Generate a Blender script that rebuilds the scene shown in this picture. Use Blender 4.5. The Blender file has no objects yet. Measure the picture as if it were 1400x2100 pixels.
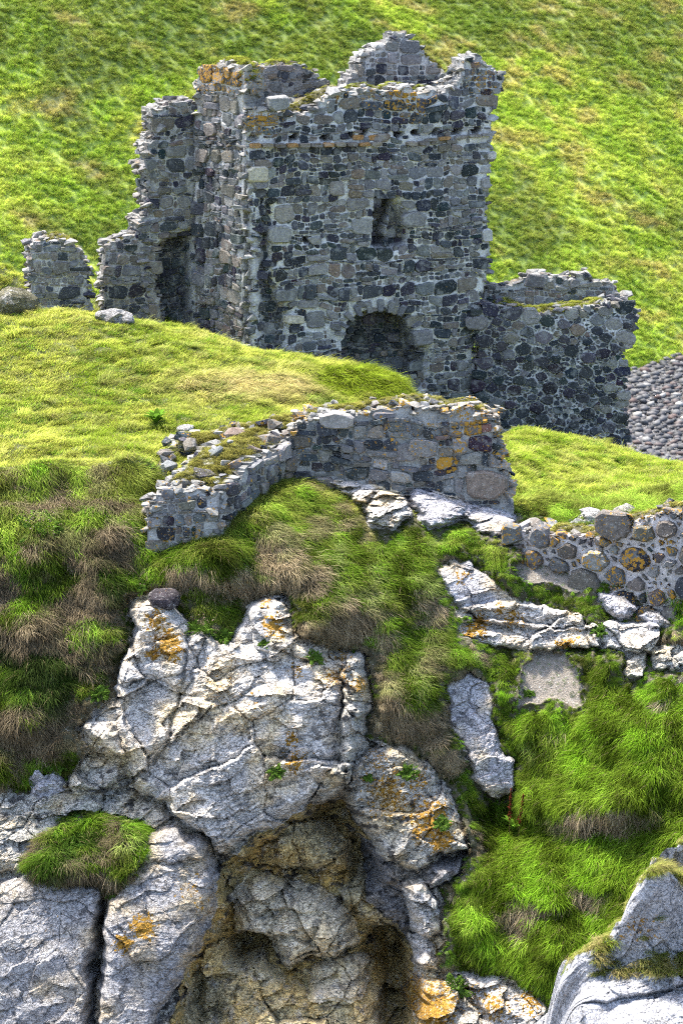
import bpy, bmesh, math, random
import numpy as np
from mathutils import Vector, Matrix

random.seed(7)
RNG = np.random.default_rng(11)
SC = bpy.context.scene
COL = SC.collection

# ------------------------------------------------------------------ camera, world, sun, exposure
CAMZ, PITCH, FPX = 17.5, math.radians(13.0), 6000.0      # focal length in pixels of a 1400 x 2100 frame
cam_d = bpy.data.cameras.new('camera')
cam_d.sensor_fit = 'VERTICAL'; cam_d.sensor_height = 24.0; cam_d.sensor_width = 16.0
cam_d.lens = 24.0 * FPX / 2100.0
cam_d.clip_start = 1.0; cam_d.clip_end = 1000.0
cam = bpy.data.objects.new('camera', cam_d); COL.objects.link(cam)
cam.location = (0, 0, CAMZ); cam.rotation_euler = (math.pi/2 - PITCH, 0, 0)
SC.camera = cam
cam_d.dof.use_dof = True; cam_d.dof.focus_distance = 47.0; cam_d.dof.aperture_fstop = 1.6

SUN_TO = Vector((-0.30, 0.20, 0.90)).normalized()          # from the place towards the sun
SUN_EL = math.asin(SUN_TO.z); SUN_AZ = math.atan2(SUN_TO.x, SUN_TO.y)
world = bpy.data.worlds.new('World'); SC.world = world; world.use_nodes = True
wn = world.node_tree.nodes; wl = world.node_tree.links
for n in list(wn): wn.remove(n)
sky = wn.new('ShaderNodeTexSky'); sky.sky_type = 'NISHITA'; sky.sun_disc = False
sky.sun_elevation = SUN_EL; sky.sun_rotation = SUN_AZ
sky.air_density = 1.0; sky.dust_density = 2.5; sky.ozone_density = 1.0
bg = wn.new('ShaderNodeBackground'); bg.inputs['Strength'].default_value = 0.15
wo = wn.new('ShaderNodeOutputWorld')
wl.new(sky.outputs[0], bg.inputs[0]); wl.new(bg.outputs[0], wo.inputs[0])
sun_d = bpy.data.lights.new('sun', 'SUN'); sun_d.energy = 3.4; sun_d.angle = math.radians(5)
sun_d.color = (1.0, 0.95, 0.86)
sun = bpy.data.objects.new('sun', sun_d); COL.objects.link(sun)
sun.rotation_euler = SUN_TO.to_track_quat('Z', 'Y').to_euler(); sun.location = (-20, 60, 60)
SC.view_settings.view_transform = 'Standard'; SC.view_settings.look = 'None'
SC.view_settings.exposure = 1.75; SC.view_settings.gamma = 1.0
SC.cycles.max_bounces = 3; SC.cycles.diffuse_bounces = 2; SC.cycles.transparent_max_bounces = 4
SC.cycles.use_denoising = False; SC.cycles.filter_width = 1.1; SC.cycles.use_adaptive_sampling = True; SC.cycles.adaptive_threshold = 0.028

# ------------------------------------------------------------------ projection helpers
C0 = np.array([0, 0, CAMZ]); cp, sp = math.cos(PITCH), math.sin(PITCH)
FWD = np.array([0, cp, -sp]); UPV = np.array([0, sp, cp]); RGT = np.array([1.0, 0, 0])
TOCAM = -FWD

def at(px, py, D):
    return C0 + D*(FWD + RGT*(px-700)/FPX + UPV*(1050-py)/FPX)

def to_px(P):
    q = P - C0; d = q @ FWD
    return 700 + FPX*(q @ RGT)/d, 1050 - FPX*(q @ UPV)/d

def on_plane(px, py, O, N):
    r = at(px, py, 1.0) - C0
    t = np.dot(O - C0, N)/np.dot(r, N)
    return C0 + t*r

# ------------------------------------------------------------------ noise (numpy)
_perm = np.random.default_rng(3).permutation(256); _perm = np.concatenate([_perm, _perm, _perm])
_g = np.random.default_rng(4).normal(size=(256, 3)); _g /= np.linalg.norm(_g, axis=1)[:, None]

def perlin(P, f=1.0, seed=0):
    P = np.asarray(P, dtype=np.float64)*f + seed*17.37
    i = np.floor(P).astype(np.int64); w = P - i; u = w*w*w*(w*(w*6-15)+10); i &= 255
    out = np.zeros(len(P))
    for a in (0, 1):
        for b in (0, 1):
            for c in (0, 1):
                h = _perm[_perm[_perm[(i[:, 0]+a) & 255] + ((i[:, 1]+b) & 255)] + ((i[:, 2]+c) & 255)]
                g = _g[h]
                d = g[:, 0]*(w[:, 0]-a) + g[:, 1]*(w[:, 1]-b) + g[:, 2]*(w[:, 2]-c)
                wt = (u[:, 0] if a else 1-u[:, 0])*(u[:, 1] if b else 1-u[:, 1])*(u[:, 2] if c else 1-u[:, 2])
                out += wt*d
    return out*1.5

def fbm(P, f=1.0, seed=0, octv=4, gain=0.5):
    o = np.zeros(len(P)); a = 1.0
    for k in range(octv):
        o += a*perlin(P, f*2**k, seed+k); a *= gain
    return o

_h2 = np.random.default_rng(5).random((4096, 5))
def worley(a, b, seed=0):
    """2D cells: F1, F2, three random numbers of the cell, offset from its centre"""
    ia = np.floor(a).astype(np.int64); ib = np.floor(b).astype(np.int64)
    F1 = np.full(len(a), 9.0); F2 = np.full(len(a), 9.0)
    R = np.zeros((len(a), 3)); da = np.zeros(len(a)); db = np.zeros(len(a))
    for x in (-1, 0, 1):
        for y in (-1, 0, 1):
            h = ((ia+x)*7919 + (ib+y)*104729 + seed*3571) & 4095
            h = (h*2654435761 >> 7) & 4095
            r = _h2[h]
            ox = ia+x+r[:, 0]-a; oy = ib+y+r[:, 1]-b
            d = np.sqrt(ox*ox+oy*oy)
            m = d < F1
            F2 = np.where(m, F1, np.minimum(F2, d)); F1 = np.where(m, d, F1)
            R[m] = r[m][:, 2:5]; da[m] = -ox[m]; db[m] = -oy[m]
    return F1, F2, R, da, db

def sdf(px, py, poly):
    """signed distance to a polygon, positive inside"""
    p = np.array(poly, float); n = len(p)
    best = np.full(px.shape, 1e12); ins = np.zeros(px.shape, bool)
    for k in range(n):
        a = p[k]; b = p[(k+1) % n]; e = b-a
        wx = px-a[0]; wy = py-a[1]
        t = np.clip((wx*e[0]+wy*e[1])/max(e@e, 1e-9), 0, 1)
        best = np.minimum(best, (wx-e[0]*t)**2+(wy-e[1]*t)**2)
        c = (a[1] > py) != (b[1] > py)
        if abs(e[1]) > 1e-9:
            ins ^= c & (px < e[0]*(py-a[1])/e[1]+a[0])
    d = np.sqrt(best)
    return np.where(ins, d, -d)

def sstep(a, b, x):
    t = np.clip((x-a)/(b-a), 0, 1); return t*t*(3-2*t)

class RBF:
    def __init__(self, X, v, smooth=1e-3):
        X = np.asarray(X, float); n = len(X)
        r = np.linalg.norm(X[:, None]-X[None], axis=2)
        K = np.where(r > 0, r*r*np.log(np.maximum(r, 1e-9)), 0) + smooth*np.eye(n)*n*0.02
        Pm = np.c_[np.ones(n), X]
        A = np.block([[K, Pm], [Pm.T, np.zeros((3, 3))]])
        s = np.linalg.solve(A, np.r_[v, 0, 0, 0]); self.X, self.w, self.c = X, s[:n], s[n:]
    def __call__(self, Q):
        out = np.empty(len(Q))
        for s in range(0, len(Q), 40000):
            q = Q[s:s+40000]
            r2 = ((q[:, None]-self.X[None])**2).sum(2)
            out[s:s+40000] = (0.5*r2*np.log(np.maximum(r2, 1e-12))) @ self.w + self.c[0] + q @ self.c[1:]
        return out

# ------------------------------------------------------------------ object helpers
def tag(o, label=None, cat=None, group=None, kind=None):
    if label: o['label'] = label
    if cat: o['category'] = cat
    if group: o['group'] = group
    if kind: o['kind'] = kind
    return o

def empty(name, loc):
    o = bpy.data.objects.new(name, None); COL.objects.link(o); o.location = loc; o.empty_display_size = 0.2
    return o

def mesh_obj(name, V, F, mat, parent=None, cols=None, smooth=False, base=None):
    """V (n,3) world coords, F list or (m,4)/(m,3) array, cols (n,4) point colours"""
    V = np.asarray(V, float)
    if base is not None: V = V - np.asarray(base)
    me = bpy.data.meshes.new(name)
    if isinstance(F, np.ndarray):
        k = F.shape[1]; m = len(F)
        me.vertices.add(len(V)); me.vertices.foreach_set('co', V.astype(np.float32).ravel())
        me.loops.add(m*k); me.loops.foreach_set('vertex_index', F.astype(np.int32).ravel())
        me.polygons.add(m); me.polygons.foreach_set('loop_start', np.arange(0, m*k, k, dtype=np.int32))
        me.update(calc_edges=True)
    else:
        me.from_pydata([tuple(v) for v in V], [], F); me.update()
    if cols is not None:
        ca = me.color_attributes.new('Col', 'FLOAT_COLOR', 'POINT')
        ca.data.foreach_set('color', np.asarray(cols, np.float32).ravel())
    me.polygons.foreach_set('use_smooth', np.full(len(me.polygons), smooth))
    if mat: me.materials.append(mat)
    o = bpy.data.objects.new(name, me); COL.objects.link(o)
    if parent: o.parent = parent
    return o

# ------------------------------------------------------------------ materials
def new_mat(name):
    m = bpy.data.materials.new(name); m.use_nodes = True
    nt = m.node_tree
    for n in list(nt.nodes): nt.nodes.remove(n)
    out = nt.nodes.new('ShaderNodeOutputMaterial')
    return m, nt, out

def N(nt, t, **kw):
    n = nt.nodes.new(t)
    for k, v in kw.items():
        if k in n.inputs: n.inputs[k].default_value = v
        else: setattr(n, k, v)
    return n

def noise(nt, scale, detail=4, rough=0.6, vec=None):
    n = N(nt, 'ShaderNodeTexNoise', Scale=scale, Detail=detail, Roughness=rough)
    if vec: nt.links.new(vec, n.inputs['Vector'])
    return n.outputs['Fac']

def ramp(nt, fac, stops):
    r = nt.nodes.new('ShaderNodeValToRGB'); cr = r.color_ramp
    while len(cr.elements) > 1: cr.elements.remove(cr.elements[-1])
    for k, (p, c) in enumerate(stops):
        e = cr.elements[0] if k == 0 else cr.elements.new(p)
        e.position = p; e.color = (c, c, c, 1) if np.isscalar(c) else (*c, 1)
    nt.links.new(fac, r.inputs[0]); return r.outputs[0]

def mix(nt, fac, a, b, mode='MIX'):
    m = nt.nodes.new('ShaderNodeMix'); m.data_type = 'RGBA'; m.blend_type = mode
    for s, v in ((0, fac), (6, a), (7, b)):
        if hasattr(v, 'is_output') or isinstance(v, bpy.types.NodeSocket): nt.links.new(v, m.inputs[s])
        elif s == 0: m.inputs[0].default_value = v
        else: m.inputs[s].default_value = (*v, 1) if len(v) == 3 else v
    return m.outputs[2]

def math_n(nt, op, a, b=None):
    m = nt.nodes.new('ShaderNodeMath'); m.operation = op
    for s, v in ((0, a), (1, b)):
        if v is None: continue
        if isinstance(v, bpy.types.NodeSocket): nt.links.new(v, m.inputs[s])
        else: m.inputs[s].default_value = v
    return m.outputs[0]

ORANGE = (0.42, 0.20, 0.012)
def stone_material(name, bump=0.5, grain=14, lichen=True, cracks=False, pale=(0.42, 0.43, 0.41), pale_amt=0.35, rough=0.88, bdist=0.02):
    """colour from the Col attribute (its alpha: how much orange lichen), with mottling, pale crusts, dark specks"""
    m, nt, out = new_mat(name)
    geo = nt.nodes.new('ShaderNodeNewGeometry'); pos = geo.outputs['Position']
    at_ = nt.nodes.new('ShaderNodeAttribute'); at_.attribute_name = 'Col'
    n1 = noise(nt, grain, 4, 0.72, pos); n2 = noise(nt, 4.5, 3, 0.65, pos); n3 = noise(nt, 38, 2, 0.6, pos)
    c = mix(nt, 1.0, at_.outputs['Color'], ramp(nt, n1, [(0.25, 0.55), (0.5, 1.0), (0.75, 1.45)]), 'MULTIPLY')
    c = mix(nt, math_n(nt, 'MULTIPLY', ramp(nt, n2, [(0.54, 0.0), (0.66, 1.0)]), pale_amt), c, pale)
    c = mix(nt, math_n(nt, 'MULTIPLY', ramp(nt, n3, [(0.60, 0.0), (0.68, 1.0)]), 0.55), c, (0.02, 0.02, 0.022))
    c = mix(nt, math_n(nt, 'MULTIPLY', ramp(nt, noise(nt, 55, 1, 0.5, pos), [(0.66, 0.0), (0.70, 1.0)]), pale_amt*1.6), c, (0.6, 0.6, 0.56))
    hgt = math_n(nt, 'ADD', n1, math_n(nt, 'MULTIPLY', n3, 0.5))
    if cracks:
        mp = N(nt, 'ShaderNodeMapping'); mp.inputs['Scale'].default_value = (1.0, 1.0, 1.9); mp.inputs['Rotation'].default_value = (0, 0.25, 0)
        wv = nt.nodes.new('ShaderNodeVectorMath'); wv.operation = 'MULTIPLY_ADD'
        nz = N(nt, 'ShaderNodeTexNoise', Scale=5.0, Detail=3, Roughness=0.7); nt.links.new(pos, nz.inputs['Vector'])
        nt.links.new(nz.outputs['Color'], wv.inputs[0]); wv.inputs[1].default_value = (0.28, 0.28, 0.28); nt.links.new(pos, wv.inputs[2]); nt.links.new(wv.outputs[0], mp.inputs['Vector'])
        for sc_, wd_, am in ((2.6, 0.016, 0.5), (11.0, 0.045, 0.35)):
            vo = N(nt, 'ShaderNodeTexVoronoi', Scale=sc_); vo.feature = 'DISTANCE_TO_EDGE'; nt.links.new(mp.outputs[0], vo.inputs['Vector'])
            ed = ramp(nt, vo.outputs['Distance'], [(0.0, 1.0), (wd_*0.35, 0.9), (wd_, 0.0)])
            c = mix(nt, math_n(nt, 'MULTIPLY', ed, math_n(nt, 'MULTIPLY', ramp(nt, n2, [(0.40, 0.15), (0.58, 1.0)]), am)), c, (0.045, 0.040, 0.036))
            hgt = math_n(nt, 'SUBTRACT', hgt, math_n(nt, 'MULTIPLY', ed, 0.8))
    if lichen:
        ln = noise(nt, 17, 3, 0.7, pos)
        lf = math_n(nt, 'GREATER_THAN', math_n(nt, 'ADD', math_n(nt, 'MULTIPLY', at_.outputs['Alpha'], 0.40), ln), 0.735)
        lc = mix(nt, n3, (0.27, 0.12, 0.010), (0.46, 0.27, 0.045))
        c = mix(nt, lf, c, lc)
    b = N(nt, 'ShaderNodeBump', Strength=bump, Distance=bdist)
    nt.links.new(hgt, b.inputs['Height'])
    bs = N(nt, 'ShaderNodeBsdfPrincipled', Roughness=rough)
    bs.inputs['Specular IOR Level'].default_value = 0.25
    nt.links.new(c, bs.inputs['Base Color']); nt.links.new(b.outputs[0], bs.inputs['Normal'])
    nt.links.new(bs.outputs[0], out.inputs[0])
    return m

M_STONE = stone_material('wall_stone', 0.6, 16, True, pale_amt=0.30)
M_MORTAR = stone_material('lime_mortar', 0.9, 20, True, pale=(0.5, 0.49, 0.46), pale_amt=0.4)
M_ROCK = stone_material('limestone_rock', 1.0, 13, True, True, pale=(0.58, 0.56, 0.535), pale_amt=0.4, bdist=0.04)
M_SOIL = stone_material('turf_soil', 0.8, 12, False, pale=(0.10, 0.085, 0.05), pale_amt=0.3)
M_GRAVEL = stone_material('sandy_scree', 1.0, 45, False, pale=(0.30, 0.27, 0.235), pale_amt=0.5)

def cobble_material():
    m, nt, out = new_mat('beach_cobble')
    oi = nt.nodes.new('ShaderNodeAttribute'); oi.attribute_name = 'Col'
    ri = nt.nodes.new('ShaderNodeObjectInfo')
    geo = nt.nodes.new('ShaderNodeNewGeometry')
    c = ramp(nt, ri.outputs['Random'], [(0.0, (0.018, 0.02, 0.024)), (0.25, (0.045, 0.046, 0.052)), (0.45, (0.085, 0.085, 0.09)), (0.6, (0.075, 0.045, 0.038)), (0.75, (0.12, 0.12, 0.12)), (0.9, (0.035, 0.035, 0.04)), (1.0, (0.30, 0.29, 0.27))])
    c = mix(nt, oi.outputs['Alpha'], c, oi.outputs['Color'])
    c = mix(nt, 1.0, c, ramp(nt, noise(nt, 18, 4, 0.6, geo.outputs['Position']), [(0.3, 0.7), (0.7, 1.3)]), 'MULTIPLY')
    bs = N(nt, 'ShaderNodeBsdfPrincipled', Roughness=0.7)
    nt.links.new(c, bs.inputs['Base Color']); nt.links.new(bs.outputs[0], out.inputs[0])
    return m
M_COBBLE = cobble_material()

def grass_material(name, transl=0.35, attr_type='INSTANCER'):
    m, nt, out = new_mat(name)
    g = nt.nodes.new('ShaderNodeAttribute'); g.attribute_name = 'gcol'; g.attribute_type = attr_type
    b = nt.nodes.new('ShaderNodeAttribute'); b.attribute_name = 'Col'
    sep = nt.nodes.new('ShaderNodeSeparateColor'); nt.links.new(b.outputs['Color'], sep.inputs[0])
    k = ramp(nt, sep.outputs[1], [(0.0, 0.5), (0.5, 0.95), (1.0, 1.65)])
    c = mix(nt, 1.0, g.outputs['Color'], k, 'MULTIPLY')
    tipf = math_n(nt, 'MULTIPLY', math_n(nt, 'POWER', sep.outputs[0], 2.0), 0.35)
    c = mix(nt, tipf, c, mix(nt, 1.0, c, (1.9, 1.45, 1.3), 'MULTIPLY'))
    c = mix(nt, math_n(nt, 'GREATER_THAN', sep.outputs[2], 0.93), c, (0.30, 0.235, 0.12))
    d = N(nt, 'ShaderNodeBsdfDiffuse'); t = N(nt, 'ShaderNodeBsdfTranslucent')
    nt.links.new(c, d.inputs[0]); nt.links.new(mix(nt, 1.0, c, (1.05, 1.2, 0.8), 'MULTIPLY'), t.inputs[0])
    ms = N(nt, 'ShaderNodeMixShader'); ms.inputs[0].default_value = transl
    nt.links.new(d.outputs[0], ms.inputs[1]); nt.links.new(t.outputs[0], ms.inputs[2])
    nt.links.new(ms.outputs[0], out.inputs[0])
    return m
M_GRASS = grass_material('grass_blades')

# ------------------------------------------------------------------ grass clumps (instance sources)
def blades(n, L, spread, lean, width, droop, seed, lvar=0.4, fan=0.5):
    r = np.random.default_rng(seed); V = []; F = []; C = []
    for k in range(n):
        a = r.uniform(0, 2*np.pi); rad = spread*math.sqrt(r.random())
        root = np.array([rad*math.cos(a), rad*math.sin(a), -0.02])
        l = L*(1-lvar*r.random()); az = r.normal(0, fan) if lean > 0 else r.uniform(0, 2*np.pi)
        hd = np.array([math.cos(az), math.sin(az), 0]); sd = np.array([-hd[1], hd[0], 0])
        th = abs(r.normal(0.15, 0.15)) + lean*r.uniform(0.5, 1.1); p = root.copy(); rnd = r.random(); dry = r.random()
        S = 4; base = len(V)
        for s in range(S+1):
            t = s/S; wd = width*(1-t**1.6)*0.5
            if s < S:
                V += [p - sd*wd, p + sd*wd]; C += [(t, rnd, dry, 1)]*2
            else:
                V += [p.copy()]; C += [(t, rnd, dry, 1)]
            p = p + (hd*math.sin(th) + np.array([0, 0, math.cos(th)]))*l/S
            th += droop*(0.7+0.6*r.random())/S*(1.0+t)
        for s in range(S-1):
            b = base+2*s; F.append((b, b+1, b+3, b+2))
        b = base+2*(S-1); F.append((b, b+1, b+2))
    return np.array(V), F, np.array(C)

def leaves(n, R, H, size, seed):
    r = np.random.default_rng(seed); V = []; F = []; C = []
    for k in range(n):
        a = r.uniform(0, 2*np.pi); q = math.sqrt(r.random())
        p = np.array([R*q*math.cos(a), R*q*math.sin(a), H*math.sqrt(max(0.0, 1-q*q))*r.uniform(0.6, 1.0)])
        s = size*r.uniform(0.6, 1.3); nrm = np.array([math.cos(a)*q, math.sin(a)*q, 0.8])+r.normal(0, 0.35, 3)
        nrm /= np.linalg.norm(nrm); t = np.cross(nrm, r.normal(size=3)); t /= np.linalg.norm(t); b = np.cross(nrm, t)
        base = len(V); rnd = r.random()
        V += [p-t*s, p+b*s*0.5, p+t*s, p-b*s*0.5]; F.append((base, base+1, base+2, base+3)); C += [(0.3, rnd, 0.2, 1)]*4
    return np.array(V), F, np.array(C)

def source_collection(name, specs):
    c = bpy.data.collections.new(name)
    for k, (V, F, Cc) in enumerate(specs):
        me = bpy.data.meshes.new(name); me.from_pydata([tuple(v) for v in V], [], F); me.update()
        ca = me.color_attributes.new('Col', 'FLOAT_COLOR', 'POINT'); ca.data.foreach_set('color', Cc.astype(np.float32).ravel())
        me.materials.append(M_GRASS); me.polygons.foreach_set('use_smooth', np.ones(len(me.polygons), bool))
        o = bpy.data.objects.new('%s_%02d' % (name, k), me); c.objects.link(o)
    return c

#  0-2 long drooping, 3-4 short turf, 5-6 tussock, 7-8 leafy herb, 9 fine cushion spikes
SRC = source_collection('grass_clump', [
    blades(64, 0.40, 0.13, 0.75, 0.011, 1.3, 1, fan=0.45), blades(56, 0.33, 0.13, 0.55, 0.010, 1.5, 2, fan=0.6), blades(56, 0.46, 0.13, 0.9, 0.010, 1.0, 3, fan=0.35),
    blades(42, 0.10, 0.11, 0.35, 0.008, 0.9, 4, fan=1.0), blades(42, 0.14, 0.11, 0.5, 0.008, 1.0, 5, fan=0.9),
    blades(56, 0.34, 0.17, 0.45, 0.014, 1.2, 6, fan=1.2), blades(56, 0.46, 0.16, 0.35, 0.013, 1.5, 7, fan=1.6),
    leaves(46, 0.16, 0.16, 0.026, 8), leaves(40, 0.14, 0.10, 0.022, 9),
    blades(90, 0.055, 0.085, 0.0, 0.005, 0.5, 10)])

def instancer(name, P, X, Z, scale, idx, col, label, src=SRC):
    """a grass mass: one clump per point; X lean direction, Z growth direction"""
    P = np.asarray(P, float); n = len(P)
    Z = Z/np.linalg.norm(Z, axis=1)[:, None]; Y = np.cross(Z, X); Y /= np.maximum(np.linalg.norm(Y, axis=1), 1e-9)[:, None]; X = np.cross(Y, Z)
    ry = np.arcsin(np.clip(-X[:, 2], -1, 1)); rx = np.arctan2(Y[:, 2], Z[:, 2]); rz = np.arctan2(X[:, 1], X[:, 0])
    me = bpy.data.meshes.new(name); me.vertices.add(n); me.vertices.foreach_set('co', P.astype(np.float32).ravel())
    a = me.attributes.new('rot', 'FLOAT_VECTOR', 'POINT'); a.data.foreach_set('vector', np.c_[rx, ry, rz].astype(np.float32).ravel())
    a = me.attributes.new('scl', 'FLOAT', 'POINT'); a.data.foreach_set('value', np.asarray(scale, np.float32))
    a = me.attributes.new('idx', 'INT', 'POINT'); a.data.foreach_set('value', np.asarray(idx, np.int32))
    a = me.attributes.new('gcol', 'FLOAT_COLOR', 'POINT'); a.data.foreach_set('color', np.c_[col, np.ones(n)].astype(np.float32).ravel())
    o = bpy.data.objects.new(name, me); COL.objects.link(o)
    ng = bpy.data.node_groups.new(name, 'GeometryNodeTree')
    ng.interface.new_socket('Geometry', in_out='INPUT', socket_type='NodeSocketGeometry')
    ng.interface.new_socket('Geometry', in_out='OUTPUT', socket_type='NodeSocketGeometry')
    gi = ng.nodes.new('NodeGroupInput'); go = ng.nodes.new('NodeGroupOutput')
    ip = ng.nodes.new('GeometryNodeInstanceOnPoints'); ci = ng.nodes.new('GeometryNodeCollectionInfo')
    ci.inputs['Collection'].default_value = src
    ci.inputs['Separate Children'].default_value = True; ci.inputs['Reset Children'].default_value = True
    ip.inputs['Pick Instance'].default_value = True
    def na(nm, dt):
        q = ng.nodes.new('GeometryNodeInputNamedAttribute'); q.data_type = dt; q.inputs['Name'].default_value = nm; return q.outputs['Attribute']
    L = ng.links.new
    L(gi.outputs[0], ip.inputs['Points']); L(ci.outputs[0], ip.inputs['Instance'])
    L(na('idx', 'INT'), ip.inputs['Instance Index']); L(na('rot', 'FLOAT_VECTOR'), ip.inputs['Rotation']); L(na('scl', 'FLOAT'), ip.inputs['Scale'])
    L(ip.outputs[0], go.inputs[0])
    md = o.modifiers.new('clumps', 'NODES'); md.node_group = ng
    tag(o, label, 'grass', kind='stuff')
    return o

def mixc(a, b, t):
    t = np.asarray(t)[:, None]; return np.asarray(a)*(1-t)+np.asarray(b)*t

FRESH = np.array((0.135, 0.185, 0.020)); YELLOW = np.array((0.315, 0.345, 0.068)); DEAD = np.array((0.33, 0.255, 0.165))
DARKG = np.array((0.032, 0.062, 0.010)); STRAW = np.array((0.42, 0.36, 0.17)); LUSH = np.array((0.120, 0.195, 0.015)); OLIVE = np.array((0.16, 0.155, 0.042))

# ================================================================== THE PROMONTORY (cliff + plateau), one sheet over a tilted plane
TILT = math.radians(50); WD = np.array([0, math.cos(TILT), math.sin(TILT)]); HD = np.array([0, -math.sin(TILT), math.cos(TILT)])
O_S = np.array([0, 40.0, 0.0])
ctrl_px = [
 # knoll crest and plateau
 (-250,628,56),(0,642,56),(160,650,56),(330,668,56),(440,695,56.5),(520,730,57),(640,766,57),(740,786,56.5),(815,806,55.5),(862,835,54.3),(930,905,55.5),(985,915,56),
 (-250,800,50.5),(0,800,50.5),(300,800,50.5),(560,800,51.5),(-250,900,47.5),(0,900,47.5),(250,890,48),(450,860,49),(600,835,50.5),(720,815,53),
 # lip
 (-250,1000,45.6),(0,990,45.6),(150,972,45.9),(250,965,46.1),(330,950,46.5),
 # left bank
 (-250,1080,45.1),(0,1060,45.15),(150,1060,45.2),(250,1060,45.2),(0,1150,44.9),(150,1150,44.9),(280,1170,44.7),(-250,1300,44.5),(0,1300,44.5),(150,1300,44.4),
 (-250,1500,44.1),(0,1500,44.1),(130,1500,44.0),(-250,1700,43.8),(0,1680,43.8),(150,1680,43.9),
 # behind / under the foreground wall
 (310,1125,44.75),(450,1130,44.6),(500,1050,45.4),(590,1008,46.3),(700,1000,46.6),(830,1020,46.5),(950,1060,46.3),(1050,1085,46.0),
 (400,960,46.9),(500,915,47.8),(600,880,48.6),(800,880,50.0),(1010,905,51.0),
 # middle bank
 (380,1170,44.6),(500,1150,44.9),(620,1120,45.4),(720,1120,45.4),(850,1150,45.3),(600,1230,44.6),(720,1250,44.7),(850,1280,44.8),(700,1350,44.3),(850,1420,44.4),(830,1500,44.2),
 # pale rock face
 (300,1260,44.4),(450,1330,44.1),(250,1480,44.0),(450,1500,43.75),(650,1400,44.0),(650,1550,43.75),(500,1640,43.7),(350,1640,43.85),(200,1560,43.95),
 # lower left
 (100,1800,43.3),(350,1760,43.4),(-250,1900,43.1),(0,1900,43.1),(300,1900,43.0),(0,2100,42.9),(300,2100,42.8),(-250,2100,42.9),(450,1900,43.4),
 # cave zone, right rocks
 (600,1750,43.8),(600,1900,43.5),(700,2100,43.2),(500,2100,43.1),(800,1900,43.6),(850,1650,43.9),(780,1600,44.0),(930,1700,43.8),(870,1900,43.5),(900,2080,43.0),
 # right ground behind the walls
 (1100,1060,46.9),(1250,1050,47.0),(1400,1020,47.5),(1600,1010,47.0),(1100,1000,49.5),(1250,1000,50.5),(1400,990,52.5),(1040,930,51.5),(1150,930,54.5),(1300,960,55.5),(1060,885,56.5),(1180,915,58.5),(1290,940,60),(1400,960,58),(1600,1010,54),
 # right wall foot, ledge rocks, right bank
 (1060,1120,45.6),(1103,1150,45.35),(1221,1196,45.0),(1360,1253,44.55),(1500,1300,44.2),(950,1180,45.25),(1000,1230,45.1),(1150,1300,44.8),(1300,1310,44.4),(1450,1340,44.0),
 (980,1450,44.5),(1150,1400,44.45),(1350,1400,43.95),(1550,1450,43.3),(1200,1550,43.9),(1380,1580,43.1),(1100,1620,44.1),(1040,1690,44.2),(1100,1760,43.6),(1250,1720,43.2),(1380,1720,42.7),(1000,1820,43.6),
 (1150,1900,42.9),(950,1980,43.3),(1050,2080,42.7),(1300,1900,42.4),(1400,2100,41.5),(1600,1900,41.6),(1250,2100,42.0),(1000,2200,42.5),(500,2250,42.5),(0,2250,42.6),
]
ctrl_w = [(-0.8,62.5,6.2),(0.2,61.3,5.7),(1,62.3,5.0),(2,62.3,4.8),(3,62.8,4.7),(1,64.3,5.0),(1.2,59,5.2),(0.3,58.8,5.7),(2.4,58.4,4.9),(1.9,57.2,5.5),(-7.5,60,7.5),(-5,60,7.2),(-3,60,7.0),(0,60,6.5),(2,59.8,5.0),(3.5,61,4.9),(-8,66,7.0),(-3,66,6.5),(1,66,4.9),(5,66,3.4),(8,62,2.6),(10,56,2.0),(9,50,3.5),(-10,56,8.0),(-10,48,7.6),
          (-8,72,3.0),(0,72,1.5),(6,72,-0.5),(10,68,-1.0)]
cw = [at(*c) for c in ctrl_px] + [np.array(c, float) for c in ctrl_w]
cw = np.array(cw); rel = cw - O_S
H_RBF = RBF(np.c_[cw[:, 0], rel @ WD], rel @ HD, 2e-3)

xs = np.concatenate([np.linspace(-9.5, -5.45, 45)[:-1], np.arange(-5.45, 5.45, 0.0165), np.linspace(5.45, 10, 50)])
w_lo = -1.6; w_lip = float((at(200, 900, 47.8)-O_S) @ WD); w_hi = float((np.array([0, 71.5, 1.5])-O_S) @ WD)
ws = np.concatenate([np.arange(w_lo, w_lip, 0.0165), np.linspace(w_lip, w_hi, 230)])
GX, GW = np.meshgrid(xs, ws); nx, nw = len(xs), len(ws)
Q = np.c_[GX.ravel(), GW.ravel()]
# rbf on a coarse grid, then bilinear
cxs = np.arange(-9.6, 10.2, 0.11); cws = np.arange(w_lo-0.1, w_hi+0.2, 0.11)
cg = np.meshgrid(cxs, cws); hc = H_RBF(np.c_[cg[0].ravel(), cg[1].ravel()]).reshape(cg[0].shape)
def bil(q):
    fx = (q[:, 0]-cxs[0])/0.11; fy = (q[:, 1]-cws[0])/0.11
    i = np.clip(fx.astype(int), 0, len(cxs)-2); j = np.clip(fy.astype(int), 0, len(cws)-2); a = fx-i; b = fy-j
    return hc[j, i]*(1-a)*(1-b)+hc[j, i+1]*a*(1-b)+hc[j+1, i]*(1-a)*b+hc[j+1, i+1]*a*b
def base_surface(q):
    return O_S + q[:, :1]*np.array([[1.0, 0, 0]]) + q[:, 1:2]*WD + bil(q)[:, None]*HD
P0 = base_surface(Q)
PX, PY = to_px(P0)
wpx = 9*fbm(P0, 2.2, 31, 3)+5*perlin(P0, 9, 37); wpy = 9*fbm(P0, 2.2, 41, 3)+5*perlin(P0, 9, 47)
EX, EY = PX+wpx, PY+wpy                                   # ragged edges for every outline below

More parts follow.
